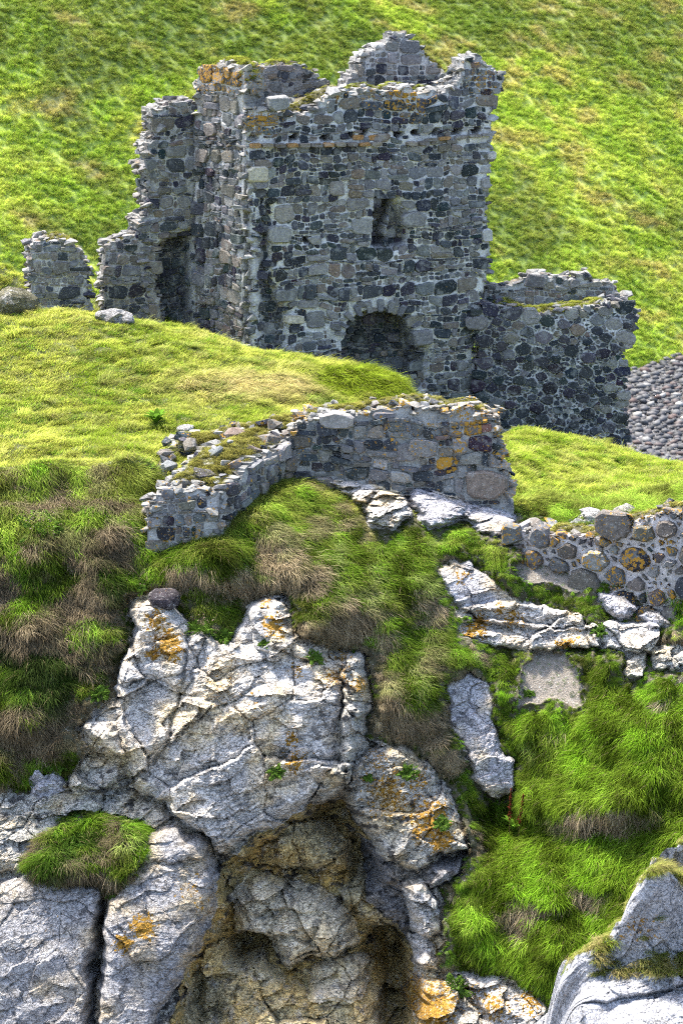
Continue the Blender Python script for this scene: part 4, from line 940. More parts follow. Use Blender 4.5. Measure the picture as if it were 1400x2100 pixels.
# left edge of the thick end: a line of stones climbing back
rr_ = np.random.default_rng(77)
for k in range(40):
    t = rr_.random(); p = at(306+45*t+rr_.normal(0, 5), 1040-125*t+rr_.normal(0, 8), 44.9+2.2*t)
    if False: p = at(rr_.uniform(350, 560), rr_.uniform(905, 1010), 46.2)
    sz = rr_.uniform(0.1, 0.3); Vh, Fh = hull_stone(rr_, sz, 0.7); gz = p
    fore.stone(Vh @ rot3(rr_).T + p + np.array([0, 0, -0.03]), Fh, stone_colour(rr_, 0.1, 0.3)*1.1, 0.4*rr_.random(), sz*sz, fore.o)

# ---- mortared wall at the right
R0 = at(1060, 1130, 45.45); R1 = at(1400, 1260, 44.45); UR = R1-R0; UR[2] = 0
rw_t = Thing('ruined_wall', (R0[0]+1.5, R0[1], 6.0), 'dark boulders set in pale mortar with orange lichen, wall beside the bare sandy patch', 'wall')
rw = make_wall(rw_t, 'front_wall', R0, UR, 0.75, [(1048,1120),(1050,1078),(1075,1084),(1100,1092),(1128,1098),(1171,1101),(1235,1104),(1253,1084),(1286,1082),(1311,1066),(1364,1048),(1400,1048),(1480,1040),(1560,1030),(1600,1400),(1400,1320),(1311,1250),(1221,1225),(1171,1195),(1103,1175)],
    [(0.26, 120), (0.18, 300), (0.10, 500), (0.05, 1500), (0.03, 1500)], 61, dark=lambda u, v, uvp: np.full(len(u), .14), warm=0.5, lich=lambda u, v, uvp: 0.33+0.3*np.sin(u*7.0)*np.cos(v*9.0), joint=0.036, mortar=(0.56, 0.51, 0.49), proud=(0.05, 0.11),
    edge=0.24, edge_lich=0.7, edge_skip=lambda u, v, uvp: v < uvp(1100, 1105)[1]-0.05, cell=0.05, aniso=1.25, edge_n=0.6, style='boulders')
rw_t.finish(tone=0.72)

# ================================================================== HILLSIDE AND BEACH
hx = np.linspace(-34, 40, 300); hy = np.linspace(70, 140, 300); HX, HY = np.meshgrid(hx, hy)
def hill_z(x, y):
    p = np.c_[x, y, np.zeros(len(x))]
    pl = 4.6+0.56*(y-84)-0.46*(x+9.9)
    pl = np.where(pl < 0, pl*0.5, pl)
    return pl + 1.1*fbm(p, 0.06, 91, 2) + 0.45*fbm(p, 0.22, 93, 2) + 0.06*fbm(p, 0.9, 97, 2)
hz = hill_z(HX.ravel(), HY.ravel()); HP = np.c_[HX.ravel(), HY.ravel(), hz]
hi = np.arange(len(HP)).reshape(300, 300)
hq = np.stack([hi[:-1, :-1], hi[:-1, 1:], hi[1:, 1:], hi[1:, :-1]], -1).reshape(-1, 4)
def hill_colour(hp, py):
    n = len(hp); n1 = fbm(hp, 0.16, 161, 3); n2 = fbm(hp, 0.55, 163, 3); n3 = fbm(hp, 1.6, 167, 2)
    c = mixc(np.tile(FRESH*[1.25, 1.3, 1.6], (n, 1)), np.tile(YELLOW*1.05, (n, 1)), np.clip(0.40+0.9*n2+0.25*n3, 0, 1))
    dark_patch = sstep(0.05, 0.45, n1+0.5*n2+0.6*sstep(300, 20, py)-0.05)  # darker green, leafier patches, strongest towards the top of the hill
    c = mixc(c, np.tile(np.array((0.055, 0.085, 0.018)), (n, 1)), dark_patch*0.62)
    c = mixc(c, np.tile(np.array((0.25, 0.20, 0.085)), (n, 1)), sstep(0.15, 0.6, 0.35*n3+0.8*n2-0.3*n1)*0.6)
    return c*(1.5+0.22*fbm(hp, 1.3, 169, 3))[:, None].clip(0.5, 2), dark_patch
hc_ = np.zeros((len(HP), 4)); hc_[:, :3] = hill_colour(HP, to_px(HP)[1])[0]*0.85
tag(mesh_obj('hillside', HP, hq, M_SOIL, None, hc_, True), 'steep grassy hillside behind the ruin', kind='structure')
bz = lambda x, y: 0.45+0.02*(y-80)+0.12*np.sin(x*0.9)*np.cos(y*0.5)
bx_, by_ = np.meshgrid(np.linspace(-60, 80, 120), np.linspace(20, 150, 120)); BP = np.c_[bx_.ravel(), by_.ravel(), bz(bx_.ravel(), by_.ravel())]
bi = np.arange(len(BP)).reshape(120, 120); bq = np.stack([bi[:-1, :-1], bi[:-1, 1:], bi[1:, 1:], bi[1:, :-1]], -1).reshape(-1, 4)
bc = np.ones((len(BP), 4)); bc[:, :3] = (0.08, 0.08, 0.085); bc[:, 3] = 0
tag(mesh_obj('beach', BP, bq, M_GRAVEL, None, bc, True), 'stony beach beyond the headland', kind='structure')

# cobbles: one top-level stone each where the photograph shows them, the rest one mass
rc = np.random.default_rng(101)
pool = []
for k in range(14):
    bm = bmesh.new(); bmesh.ops.create_icosphere(bm, subdivisions=1, radius=0.5)
    s = np.array([1.2, 0.95, 0.62])*rc.uniform(0.85, 1.15, 3)
    for v in bm.verts:
        q = np.array(v.co)*s*(1+rc.normal(0, 0.13)); v.co = Vector(q)
    me = bpy.data.meshes.new('cobble'); bm.to_mesh(me); bm.free(); me.materials.append(M_COBBLE)
    ca = me.color_attributes.new('Col', 'FLOAT_COLOR', 'POINT'); ca.data.foreach_set('color', np.tile([0.1, 0.1, 0.1, 0.0], len(me.vertices)).astype(np.float32))
    me.polygons.foreach_set('use_smooth', np.ones(len(me.polygons), bool)); pool.append(me)
def beach_spot():
    while True:
        px = rc.uniform(1270, 1415); py = rc.uniform(728, 965); u = at(px, py, 1.0)-C0
        t = (0.6-C0[2])/u[2]; p = C0+t*u
        for _ in range(3): t = (bz(p[0], p[1])-C0[2])/u[2]; p = C0+t*u
        if hill_z(p[:1], p[1:2])[0] < p[2]-0.02: return p
near = []
for k in range(4200):
    p = beach_spot(); s = 0.06+0.24*rc.random()**2.4
    if p[1] > 88 and rc.random() < 0.2: s *= 1.2
    near.append((s, p))
near.sort(key=lambda q: -q[0])
taken = []; things_c = []; mass = []
for s, p in near:
    if len(things_c) < 290:
        if taken and (np.linalg.norm(np.array([t[:2] for t in taken])-p[:2], axis=1) < (np.array([t[2] for t in taken])+s)*0.5).any(): continue
        taken.append((p[0], p[1], s)); things_c.append((s, p))
    else: mass.append((s*0.8, p))
for s, p in things_c:
    o = bpy.data.objects.new('cobble', pool[rc.integers(len(pool))]); COL.objects.link(o)
    o.location = (p[0], p[1], p[2]+0.16*s); o.scale = (s, s, s); o.rotation_euler = (rc.normal(0, .2), rc.normal(0, .2), rc.uniform(0, 6.28))
    tag(o, 'rounded sea worn cobble on the stony beach behind the low wall', 'cobble', 'cobbles on the stony beach')
VV = []; FF = []; CC = []; n0 = 0
for k in range(14000):
    if k < len(mass): s, p = mass[k]
    else: s = rc.uniform(0.06, 0.16); x = rc.uniform(3, 22); y = rc.uniform(66, 104); p = np.array([x, y, bz(x, y)])
    me = pool[k % len(pool)]
    if k < 14: pass
    v = np.array([q.co[:] for q in me.vertices]) if k < 14 else None
    if k < 14: (me_v := globals().setdefault('MEV', {}))[k] = (v, np.array([t.vertices[:] for t in me.polygons]))
    v, f = MEV[k % 14]
    a = rc.uniform(0, 6.28); ca_, sa_ = math.cos(a), math.sin(a)
    VV.append(v @ np.array([[ca_, sa_, 0], [-sa_, ca_, 0], [0, 0, 1]])*s+p); FF.append(f+n0); n0 += len(v)
    g = rc.choice([0.016, 0.03, 0.05, 0.075, 0.12, 0.24], p=[.15, .25, .25, .2, .1, .05]); CC.append(np.tile([g*rc.uniform(.98, 1.10), g, g*rc.uniform(.95, 1.03), 1], (len(v), 1)))
tag(mesh_obj('pebbles', np.concatenate(VV), np.concatenate(FF), M_COBBLE, None, np.concatenate(CC), True), 'grey pebbles filling the beach between the cobbles', 'pebbles', kind='stuff')

# ================================================================== ROCK OUTCROP, bottom right (its own sheet, nearer)
T2 = math.radians(48); W2 = np.array([0, math.cos(T2), math.sin(T2)]); H2 = np.array([0, -math.sin(T2), math.cos(T2)]); O2 = at(1300, 2000, 34)
oc = [(1160,2080,33.8),(1250,2080,33.2),(1390,2080,32.8),(1500,2080,32.6),(1180,1990,34.1),(1260,1960,33.9),(1390,1900,33.7),(1500,1850,33.6),(1150,2010,34.4),(1165,1962,34.7),(1235,1925,34.9),(1288,1868,35.0),(1400,1800,35.1),(1500,1740,35.3),(1345,1770,35.5),(1405,1718,35.7),(1500,1660,35.9),(1320,1800,35.4),(1150,2200,33.8),(1400,2250,32.4)]
oww = np.array([at(*c) for c in oc]); extra_w = []
for c in [(1120,2040,35.6),(1120,1970,36.1),(1200,1915,36.3),(1260,1860,36.5),(1300,1800,36.8),(1350,1745,37.0),(1420,1700,37.1),(1100,2150,35.0)]:
    p = at(*c); p[2] -= 0.7; extra_w.append(p)
oww = np.r_[oww, np.array(extra_w)]; r2 = oww-O2
RB2 = RBF(np.c_[r2[:, 0], r2 @ W2], r2 @ H2, 1e-3)
ox = np.arange(-1.25, 1.9, 0.0125); ow = np.arange(-1.6, 2.9, 0.0125); OX, OW = np.meshgrid(ox, ow); OQ = np.c_[OX.ravel(), OW.ravel()]
oh = RB2(OQ); OP = O2+OQ[:, :1]*np.array([[1.0, 0, 0]])+OQ[:, 1:]*W2+oh[:, None]*H2
reliefo, cko = rock_relief(OP, OQ[:, 0]*0.8+9, OQ[:, 1]*0.8+4, 0.75, 40)
OP = OP+reliefo[:, None]*np.array([0, -0.85, 0.5])
opx, opy = to_px(OP)
so = sdf(opx+8*perlin(OP, 4, 3), opy+8*perlin(OP, 4, 5), [(1146,2300),(1148,2010),(1165,1962),(1235,1925),(1285,1868),(1312,1800),(1345,1752),(1405,1715),(1500,1660),(1700,1600),(1700,2300)])
OP = OP + sstep(0, 70, -so)[:, None]*np.array([-0.15, 1.3, -3.2]) - 0.25*np.exp(-((so-4)/12)**2)[:, None]*np.array([0, 0, 0.3])
opx, opy = to_px(OP); okk = (np.abs(opx-1400) < 300)
oc_ = np.ones((len(OP), 4)); lw1 = fbm(OP, 1.8, 111, 4); lw2 = fbm(OP, 6, 113, 4)
oc_[:, :3] = np.array((0.44, 0.44, 0.465))*(1+0.2*lw1+0.22*lw2)[:, None]; oc_[:, :3] = mixc(oc_[:, :3], np.array((0.05, 0.05, 0.05)), sstep(0.42, 0.6, lw2)*0.6)
oc_[:, 3] = 0.25*np.exp(-((opx-1310)/60)**2-((opy-1905)/40)**2)*2
oi_ = np.arange(len(OP)).reshape(len(ow), len(ox)); oq = np.stack([oi_[:-1, :-1], oi_[:-1, 1:], oi_[1:, 1:], oi_[1:, :-1]], -1).reshape(-1, 4)
tag(mesh_obj('rock_outcrop', OP, oq, M_ROCK, None, oc_), 'blue grey rock outcrop with dry grass along its crest', 'rock')
OG = OP.reshape(len(ow), len(ox), 3); ON = np.cross(np.gradient(OG, axis=1), np.gradient(OG, axis=0)); ON = (ON/np.linalg.norm(ON, axis=2)[:, :, None]).reshape(-1, 3)

# ================================================================== GRASS
rg = np.random.default_rng(202)
UPW = np.array([0, 0, 1.0])
def scatter(verts_idx, n, P=PT, Nn=NRM, wgt=None):
    i = rg.choice(verts_idx, n, p=None if wgt is None else wgt/wgt.sum()); return i, P[i]+rg.normal(0, 0.008, (n, 3))
def grow(P, Nn, upmix=0.5, wind=(0.35, 0, 0), down=1.0):
    Z = Nn*(1-upmix)+UPW*upmix
    d = -UPW+Nn*(Nn[:, 2:3]); ln = np.linalg.norm(d, axis=1)[:, None]
    d = np.where(ln > 0.15, d/np.maximum(ln, 1e-6), 0)*down + np.asarray(wind) + rg.normal(0, 0.22, P.shape)
    return d, Z
area = np.linalg.norm(np.cross(np.gradient(G, axis=1), np.gradient(G, axis=0)), axis=2).ravel()
infr = (PX > -60) & (PX < 1460) & (PY < 2160)

# --- bank (steep)
bank = np.where(gm & (steepz > 0.12) & infr & (P0[:, 1] < 48.5))[0]
wgt = area[bank]
i, P = scatter(bank, 23000, wgt=wgt)
px, py = PX[i], PY[i]
n1 = fbm(PT[i], 1.5, 121, 3); n2 = fbm(PT[i], 5, 123, 2)
left = sstep(330, 240, px)                                                # the left bank is drier
right = sstep(900, 1050, px)*sstep(1330, 1400, py)
c = mixc(np.tile(FRESH*[0.78, 0.98, 0.8], (len(i), 1)), np.tile(LUSH*1.1, (len(i), 1)), np.clip(right+0.5*n1, 0, 1))
lipc = sstep(1150, 985, py+110*fbm(PT[i], 1.2, 129, 3)); c = mixc(c, np.tile(YELLOW, (len(i), 1)), np.clip(lipc*0.75+0.02+0.4*n1+0.22*rg.normal(size=len(i)), 0, 0.75)*(1-0.5*right))
c = mixc(c, np.tile(OLIVE, (len(i), 1)), np.clip(0.08+0.7*n2, 0, 0.6)*(1-0.6*right))
stk = fbm(PT[i]*[3.2, 0.7, 0.8]+[0.9, 0, 0]*PT[i, 2:3], 1.1, 133, 3); c = mixc(c, c*np.array([1.25, 1.45, 1.1]), sstep(0.0, 0.4, stk)); c = mixc(c, c*0.45, sstep(0.05, 0.45, -stk))
br = np.clip(brown[i]*1.25+0.35*n2+0.25*stk, 0, 1)
br = np.maximum(br, left*sstep(-0.15, 0.25, fbm(PT[i], 1.7, 127, 3)+0.10)*sstep(1040, 1130, py)*0.9)
br = np.maximum(br, sstep(740, 780, px)*sstep(1010, 930, px)*sstep(0.0, 0.3, n1)*sstep(1120, 1300, py)*0.75)
br = np.maximum(br, sstep(0.28, 0.5, n1)*(1-right)*0.8)
br = np.maximum(br, sstep(345, 300, px)*np.exp(-((py-1045-30*n1)/32)**2)*0.95)
midb = sstep(440, 520, px)*sstep(960, 880, px)
br = np.maximum(br, midb*sstep(0.02, 0.3, stk)*sstep(1060, 1120, py)*0.72)
br *= 1-0.75*sstep(0.30, 0.62, NRM[i, 2])*(1-left*0.5)*(1-0.5*midb)
c = mixc(c, np.tile(DEAD, (len(i), 1))*(1-0.38*left[:, None]), sstep(0.35, 0.6, br))
br_ = None
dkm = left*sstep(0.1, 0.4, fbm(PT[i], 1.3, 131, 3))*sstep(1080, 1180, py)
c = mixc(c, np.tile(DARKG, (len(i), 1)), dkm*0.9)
c = c*np.exp(rg.normal(-0.20, 0.32, (len(i), 1)))*np.array([0.92, 1, 1])
idx = rg.choice([0, 1, 2], len(i), p=[.4, .35, .25])
herb = (fbm(PT[i], 1.9, 141, 2) > 0.22) & (((px > 1040) & (py < 1300) & (py > 1130)) | ((px > 930) & (px < 1120) & (py > 1480) & (py < 2000)) | ((px < 280) & (py > 1250))) & (rg.random(len(i)) < 0.55)
idx = np.where(herb, rg.choice([7, 8], len(i)), idx); c[herb] = np.array((0.045, 0.11, 0.018))*rg.uniform(0.6, 1.4, (herb.sum(), 1))
d, Z = grow(P, NRM[i], 0.30, (0.30, 0, 0), 1.2)
mid = sstep(450, 600, px)*sstep(1000, 850, px); d[:, 0] += 0.35*mid; d[:, 0] -= 0.6*right
sidx = np.where((kinds == 'sand') & infr)[0]; js = rg.choice(sidx, 110); edge_w = edge_sd[js] < 12
P = np.r_[P, PT[js]]; d = np.r_[d, rg.normal(0, 1, (110, 3))]; Z = np.r_[Z, NRM[js]+UPW]; idx = np.r_[idx, np.where(edge_w, 4, 8)]; c = np.r_[c, np.array((0.07, 0.12, 0.03))*np.exp(rg.normal(0, 0.4, (110, 1)))]; i = np.r_[i, js]; herb = np.r_[herb, np.full(110, True)]; near_sd[js] = -25
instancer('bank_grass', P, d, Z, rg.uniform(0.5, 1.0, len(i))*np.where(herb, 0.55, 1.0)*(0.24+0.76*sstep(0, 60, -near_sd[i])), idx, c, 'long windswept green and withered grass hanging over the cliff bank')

# --- plateau turf
pl_i = np.where(gm & (steepz < 0.6) & (PX > -150) & (PX < 1560) & (P0[:, 1] > 43.5) & (P0[:, 1] < 66))[0]
i, P = scatter(pl_i, 42000, wgt=area[pl_i]*np.where(P0[pl_i, 1] < 58, 1.0, 0.5))
px, py = PX[i], PY[i]
n1 = fbm(PT[i]*[1, 0.6, 1], 0.9, 151, 3); n2 = fbm(PT[i]*[1, 0.7, 1], 3.0, 153, 3)
c = mixc(np.tile(YELLOW, (len(i), 1)), np.tile(FRESH*1.35, (len(i), 1)), np.clip(0.45+1.1*n1+0.7*n2+0.6*sstep(1000, 1060, px), 0, 1))
strawm = np.exp(-((px-470)/110)**2-((py-790)/32)**2)+0.8*np.exp(-((px-600)/70)**2-((py-800)/25)**2)+0.35*sstep(0.15, 0.45, n2)
c = mixc(c, np.tile(STRAW, (len(i), 1)), np.clip(strawm*(0.6+0.5*rg.random(len(i))), 0, 0.9))
c *= np.exp(rg.normal(0, 0.26, (len(i), 1))); tuft = (fbm(PT[i], 3.5, 157, 2) > 0.32) & (rg.random(len(i)) < 0.6); c[tuft] *= np.array([0.5, 0.72, 0.5])
idx = rg.choice([3, 4], len(i)); sc_ = rg.uniform(0.7, 1.3, len(i))
tus = (np.exp(-((px-740)/130)**2-((py-785)/34)**2) > rg.random(len(i))*0.9) | (strawm > 0.35+0.5*rg.random(len(i))) | (rg.random(len(i)) < 0.01+0.03*(n2 > 0.25))
idx = np.where(tus, rg.choice([0, 1, 2], len(i)), idx); sc_ = np.where(tus, rg.uniform(0.55, 1.1, len(i)), sc_); kn = np.exp(-((px-740)/130)**2-((py-785)/34)**2) > 0.4; c[kn & tus] = (np.array((0.16, 0.22, 0.02))*np.exp(rg.normal(0, 0.35, (int((kn & tus).sum()), 1))))
d, Z = grow(P, NRM[i], 0.6, (0.5, -0.2, 0), 0.5); d += rg.normal(0, 0.3, d.shape)
instancer('headland_grass', P, d, Z, sc_, idx, c, 'short yellow green turf and straw tussocks on the headland')

# --- hillside
n = 80000
hxp = rg.uniform(-20, 24, n*2); hyp = rg.uniform(73, 122, n*2); hzp = hill_z(hxp, hyp)
hp = np.c_[hxp, hyp, hzp]; hpx, hpy = to_px(hp)
k = np.where((hpx > -90) & (hpx < 1490) & (hpy > -60) & (hpy < 800) & (hzp > bz(hxp, hyp)-0.05))[0]
hp = hp[k]; px, py = hpx[k], hpy[k]; n = len(k)
e = 0.3; nr = np.c_[-(hill_z(hp[:, 0]+e, hp[:, 1])-hill_z(hp[:, 0]-e, hp[:, 1]))/(2*e), -(hill_z(hp[:, 0], hp[:, 1]+e)-hill_z(hp[:, 0], hp[:, 1]-e))/(2*e), np.ones(n)]; nr /= np.linalg.norm(nr, axis=1)[:, None]
c, dark_patch = hill_colour(hp, py); c = c*np.exp(rg.normal(0, 0.12, (n, 1)))
idx = np.where(rg.random(n) < 0.04+0.28*dark_patch, rg.choice([7, 8], n), rg.choice([5, 6], n)); sc_ = rg.uniform(0.38, 0.8, n)*np.where(idx > 6, 1.2, 1.0)
d, Z = grow(hp, nr, 0.75, (0.0, 0, 0), 0.25); d += rg.normal(0, 0.6, d.shape)
instancer('hillside_grass', hp, d, Z, sc_, idx, c, 'rough tussocky green and tawny grass covering the hillside')

# --- on the walls and the outcrop
def wall_grass(w, n, sc, colr, pxr=None, cap=0.0, dr=None, thing=None):
    """turf on a wall top: a soil cap that follows the broken top, and grass on it"""
    m = w['m']; nu_ = m.shape[1]; has = m.any(0); tv = np.array([np.where(m[:, i])[0].max() if has[i] else 0 for i in range(nu_)])*w['cell']+w['v0']+w['cell']
    cuu = w['u0']+(np.arange(nu_)+0.5)*w['cell']; qx, _ = to_px(w['W'](cuu, tv, np.full(nu_, -w['T']/2)))
    sel = np.where(has & ((qx > pxr[0]) & (qx < pxr[1]) if pxr else True))[0]
    if len(sel) < 3: return
    kk = max(1, int(0.22/w['cell'])); pad = np.r_[np.full(kk, tv[sel[0]]), tv[sel], np.full(kk, tv[sel[-1]])]; ts = np.convolve(pad, np.ones(2*kk+1)/(2*kk+1), 'valid')
    d0, d1 = dr or (-0.06, -w['T']+0.06); nd = 9; dd = np.linspace(d0, d1, nd); uu = cuu[sel]
    GU, GD = np.meshgrid(uu, dd); S2 = np.tile(ts, (nd, 1)); prof = np.sin(np.pi*(np.arange(nd)+0.35)/(nd-0.3))[:, None]*np.clip(np.minimum(np.arange(len(uu)), np.arange(len(uu))[::-1])/4.0, 0, 1)[None]
    pn = np.c_[GU.ravel(), GD.ravel(), np.zeros(GU.size)]
    HZ = S2-0.07+cap*prof+0.10*prof+0.05*fbm(pn, 3, 5, 2).reshape(GU.shape)
    Pc = w['W'](GU.ravel(), HZ.ravel(), GD.ravel()); gi2 = np.arange(len(Pc)).reshape(nd, len(uu)); fq = np.stack([gi2[:-1, :-1], gi2[:-1, 1:], gi2[1:, 1:], gi2[1:, :-1]], -1).reshape(-1, 4)
    cc = np.ones((len(Pc), 4)); cc[:, :3] = (0.07, 0.065, 0.03); cc[:, 3] = 0
    mesh_obj('turf_cap', Pc, fq, M_SOIL, thing.o, cc, True, base=thing.base)
    a_ = rg.integers(0, nd-1, n); b_ = rg.integers(0, len(uu)-1, n); fu = rg.random(n)[:, None]; fv = rg.random(n)[:, None]; PG = Pc.reshape(nd, len(uu), 3)
    p = (PG[a_, b_]*(1-fu)+PG[a_, b_+1]*fu)*(1-fv)+(PG[a_+1, b_]*(1-fu)+PG[a_+1, b_+1]*fu)*fv
    col_ = np.asarray(colr)*np.exp(rg.normal(0, 0.3, (n, 1))); WALLTOP.append((p, sc*rg.uniform(0.5, 1.15, n), col_))
    return Pc
wall_grass(lw, 520, 0.42, YELLOW*0.8, (1000, 1240), 0.05, thing=low); wall_grass(sw, 420, 0.42, YELLOW*0.9, None, 0.10, thing=tower); wall_grass(bw, 260, 0.42, YELLOW*0.85, (520, 660), 0.05, thing=tower)
wall_grass(ft, 200, 0.36, OLIVE*1.2, (560, 700), 0.12, (-0.25, -0.78), thing=tower); wall_grass(ft, 260, 0.34, YELLOW*0.75, (700, 905), 0.05, (-0.35, -0.78), thing=tower); wall_grass(gw, 240, 0.45, OLIVE*1.3, (845, 930), 0.12, (-0.0, -0.7), thing=tower)
wall_grass(s5, 140, 0.38, OLIVE*1.5, (80, 180), 0.08, thing=stubB); wall_grass(s4, 60, 0.3, OLIVE*1.2, (215, 290), thing=stubA); wall_grass(st, 60, 0.3, OLIVE*1.2, (312, 370), thing=tower)
wall_grass(f1, 420, 0.36, OLIVE*1.5, (600, 1000), 0.06, (-0.2, -0.78), thing=fore); cp4 = wall_grass(f4, 400, 0.5, OLIVE*1.4, (340, 640), 0.06, (0.05, -0.68), thing=fore); cp2 = wall_grass(f2, 900, 0.46, OLIVE*1.4, None, 0.12, (-0.12, -1.02), thing=fore); wall_grass(rw, 520, 0.36, OLIVE*1.5, (1110, 1560), 0.06, (-0.15, -0.72), thing=rw_t)
for k in range(30):
    cpp = cp2 if k % 3 else cp4; p = cpp[rr_.integers(len(cpp))]; sz = rr_.uniform(0.1, 0.36); Vh, Fh = hull_stone(rr_, sz, 0.75); fore.stone(Vh @ rot3(rr_).T+p+np.array([0, 0, 0.02]), Fh, stone_colour(rr_, 0.15, 0.25)*1.0, 0.45*rr_.random(), sz*sz, fore.o)
fore.finish(tone=0.95)
q_ = rg.integers(0, len(FPt), 520); WALLTOP.append((FPt[q_]+rg.normal(0, 0.03, (520, 3)), rg.uniform(0.2, 0.5, 520), np.array(OLIVE)*1.2*np.exp(rg.normal(0, 0.4, (520, 1)))))
osel = np.where((ON[:, 2] > 0.55) & (opx > 1140) & (opx < 1460) & (opy < 2000))[0]
osel = osel[np.abs(fbm(OP[osel], 2.5, 171, 2)) < 0.42] if len(osel) else osel
if len(osel):
    i = rg.choice(osel, 1500); WALLTOP.append((OP[i], rg.uniform(0.3, 0.75, len(i)), mixc(np.tile(FRESH*1.2, (len(i), 1)), np.tile(STRAW*0.75, (len(i), 1)), rg.random(len(i)))))
P = np.concatenate([w[0] for w in WALLTOP]); S_ = np.concatenate([w[1] for w in WALLTOP]); c = np.concatenate([w[2] for w in WALLTOP])
d = np.tile([0.7, -0.6, 0], (len(P), 1))+rg.normal(0, 0.4, P.shape)
instancer('wall_grass', P, d, np.tile(UPW, (len(P), 1)), S_, rg.choice([0, 1, 3, 4], len(P), p=[.35, .35, .15, .15]), c, 'tufts of grass growing on the wall tops and outcrop crest')

# ================================================================== SINGLE PLANTS, LOOSE ROCKS
def plant_material(name, colr, transl=0.25):
    m, nt, out = new_mat(name)
    b = nt.nodes.new('ShaderNodeAttribute'); b.attribute_name = 'Col'
    sep = nt.nodes.new('ShaderNodeSeparateColor'); nt.links.new(b.outputs['Color'], sep.inputs[0])
    c = mix(nt, 1.0, colr, ramp(nt, sep.outputs[1], [(0.0, 0.5), (0.5, 1.0), (1.0, 1.6)]), 'MULTIPLY')
    d = N(nt, 'ShaderNodeBsdfDiffuse'); t = N(nt, 'ShaderNodeBsdfTranslucent'); nt.links.new(c, d.inputs[0]); nt.links.new(c, t.inputs[0])
    ms = N(nt, 'ShaderNodeMixShader'); ms.inputs[0].default_value = transl
    nt.links.new(d.outputs[0], ms.inputs[1]); nt.links.new(t.outputs[0], ms.inputs[2]); nt.links.new(ms.outputs[0], out.inputs[0])
    return m
M_CUSHION = plant_material('cushion_leaves', (0.075, 0.135, 0.020)); M_HEAD = plant_material('faded_flower', (0.42, 0.30, 0.22)); M_BROAD = plant_material('broad_leaf', (0.10, 0.20, 0.02), 0.35)
M_RUST = plant_material('rust_seed', (0.12, 0.030, 0.016)); M_STALK = plant_material('dry_stalk', (0.16, 0.10, 0.05))
FPX_, FPY_ = to_px(PT); VISB = P0[:, 1] < 60
def ground(px, py):
    """the surface point of the headland that shows at this place"""
    m = np.where((np.abs(FPX_-px) < 5) & (np.abs(FPY_-py) < 6) & VISB)[0]
    if not len(m): m = np.where((np.abs(FPX_-px) < 25) & (np.abs(FPY_-py) < 25) & VISB)[0]
    k = m[np.argmin(PT[m, 1])]; return PT[k], NRM[k]
rp = np.random.default_rng(303)
def cushion(px, py, R, label, flowers=0, mat=None):
    p, nn = ground(px, py)
    root = empty('cushion_plant', p); tag(root, label, 'plant', 'cushion plants on the cliff')
    R = R*1.45; p = p+TOCAM*0.10
    V, F, Cc = leaves(int(900*min(1.6, R/0.16)), R, R*0.75, 0.016, int(px)); V2, F2, C2 = blades(260, R*0.35, R*0.9, 0.0, 0.006, 0.6, int(py))
    q = np.hypot(V2[:, 0], V2[:, 1])/R
    V2[:, 2] += R*0.62*np.sqrt(np.clip(1-q*q, 0, 1))
    rm = np.array((UPW*0.5+nn*0.5+TOCAM*0.25)); rm /= np.linalg.norm(rm); rot = np.array(Vector(rm).to_track_quat('Z', 'Y').to_matrix())
    V = np.r_[V, V2]; V = V*(0.72+0.75*fbm(V+px, 2.2/R, 3, 2))[:, None].clip(0.3, 1.5)*np.array([1.15, 1.0, 0.8]); V = V @ rot.T; F = list(F)+[tuple(a+len(Cc) for a in f) for f in F2]; Cc = np.r_[Cc, C2]
    mesh_obj('foliage', V+p, F, mat or M_CUSHION, root, Cc, True, base=p)
    if flowers:
        HV = []; HF = []; HC = []
        for k in range(flowers):
            a = rp.uniform(0, 6.28); q = math.sqrt(rp.random())*0.9; b = np.array([R*q*math.cos(a), R*q*math.sin(a), R*0.8*math.sqrt(1-q*q)+0.03+0.03*rp.random()])
            sz = 0.011
            o8 = np.array([[sz,0,0],[-sz,0,0],[0,sz,0],[0,-sz,0],[0,0,sz],[0,0,-sz]])+b; n0 = len(HV)*6
            HV.append(o8); HC.append(np.tile([0.5, rp.random(), 0.2, 1], (6, 1)))
            HF += [tuple(n0+i for i in f) for f in ((0,2,4),(2,1,4),(1,3,4),(3,0,4),(2,0,5),(1,2,5),(3,1,5),(0,3,5))]
        o = mesh_obj('flower_heads', np.concatenate(HV) @ rot.T+p, HF, M_HEAD, root, np.concatenate(HC), base=p); o['kind'] = 'stuff'
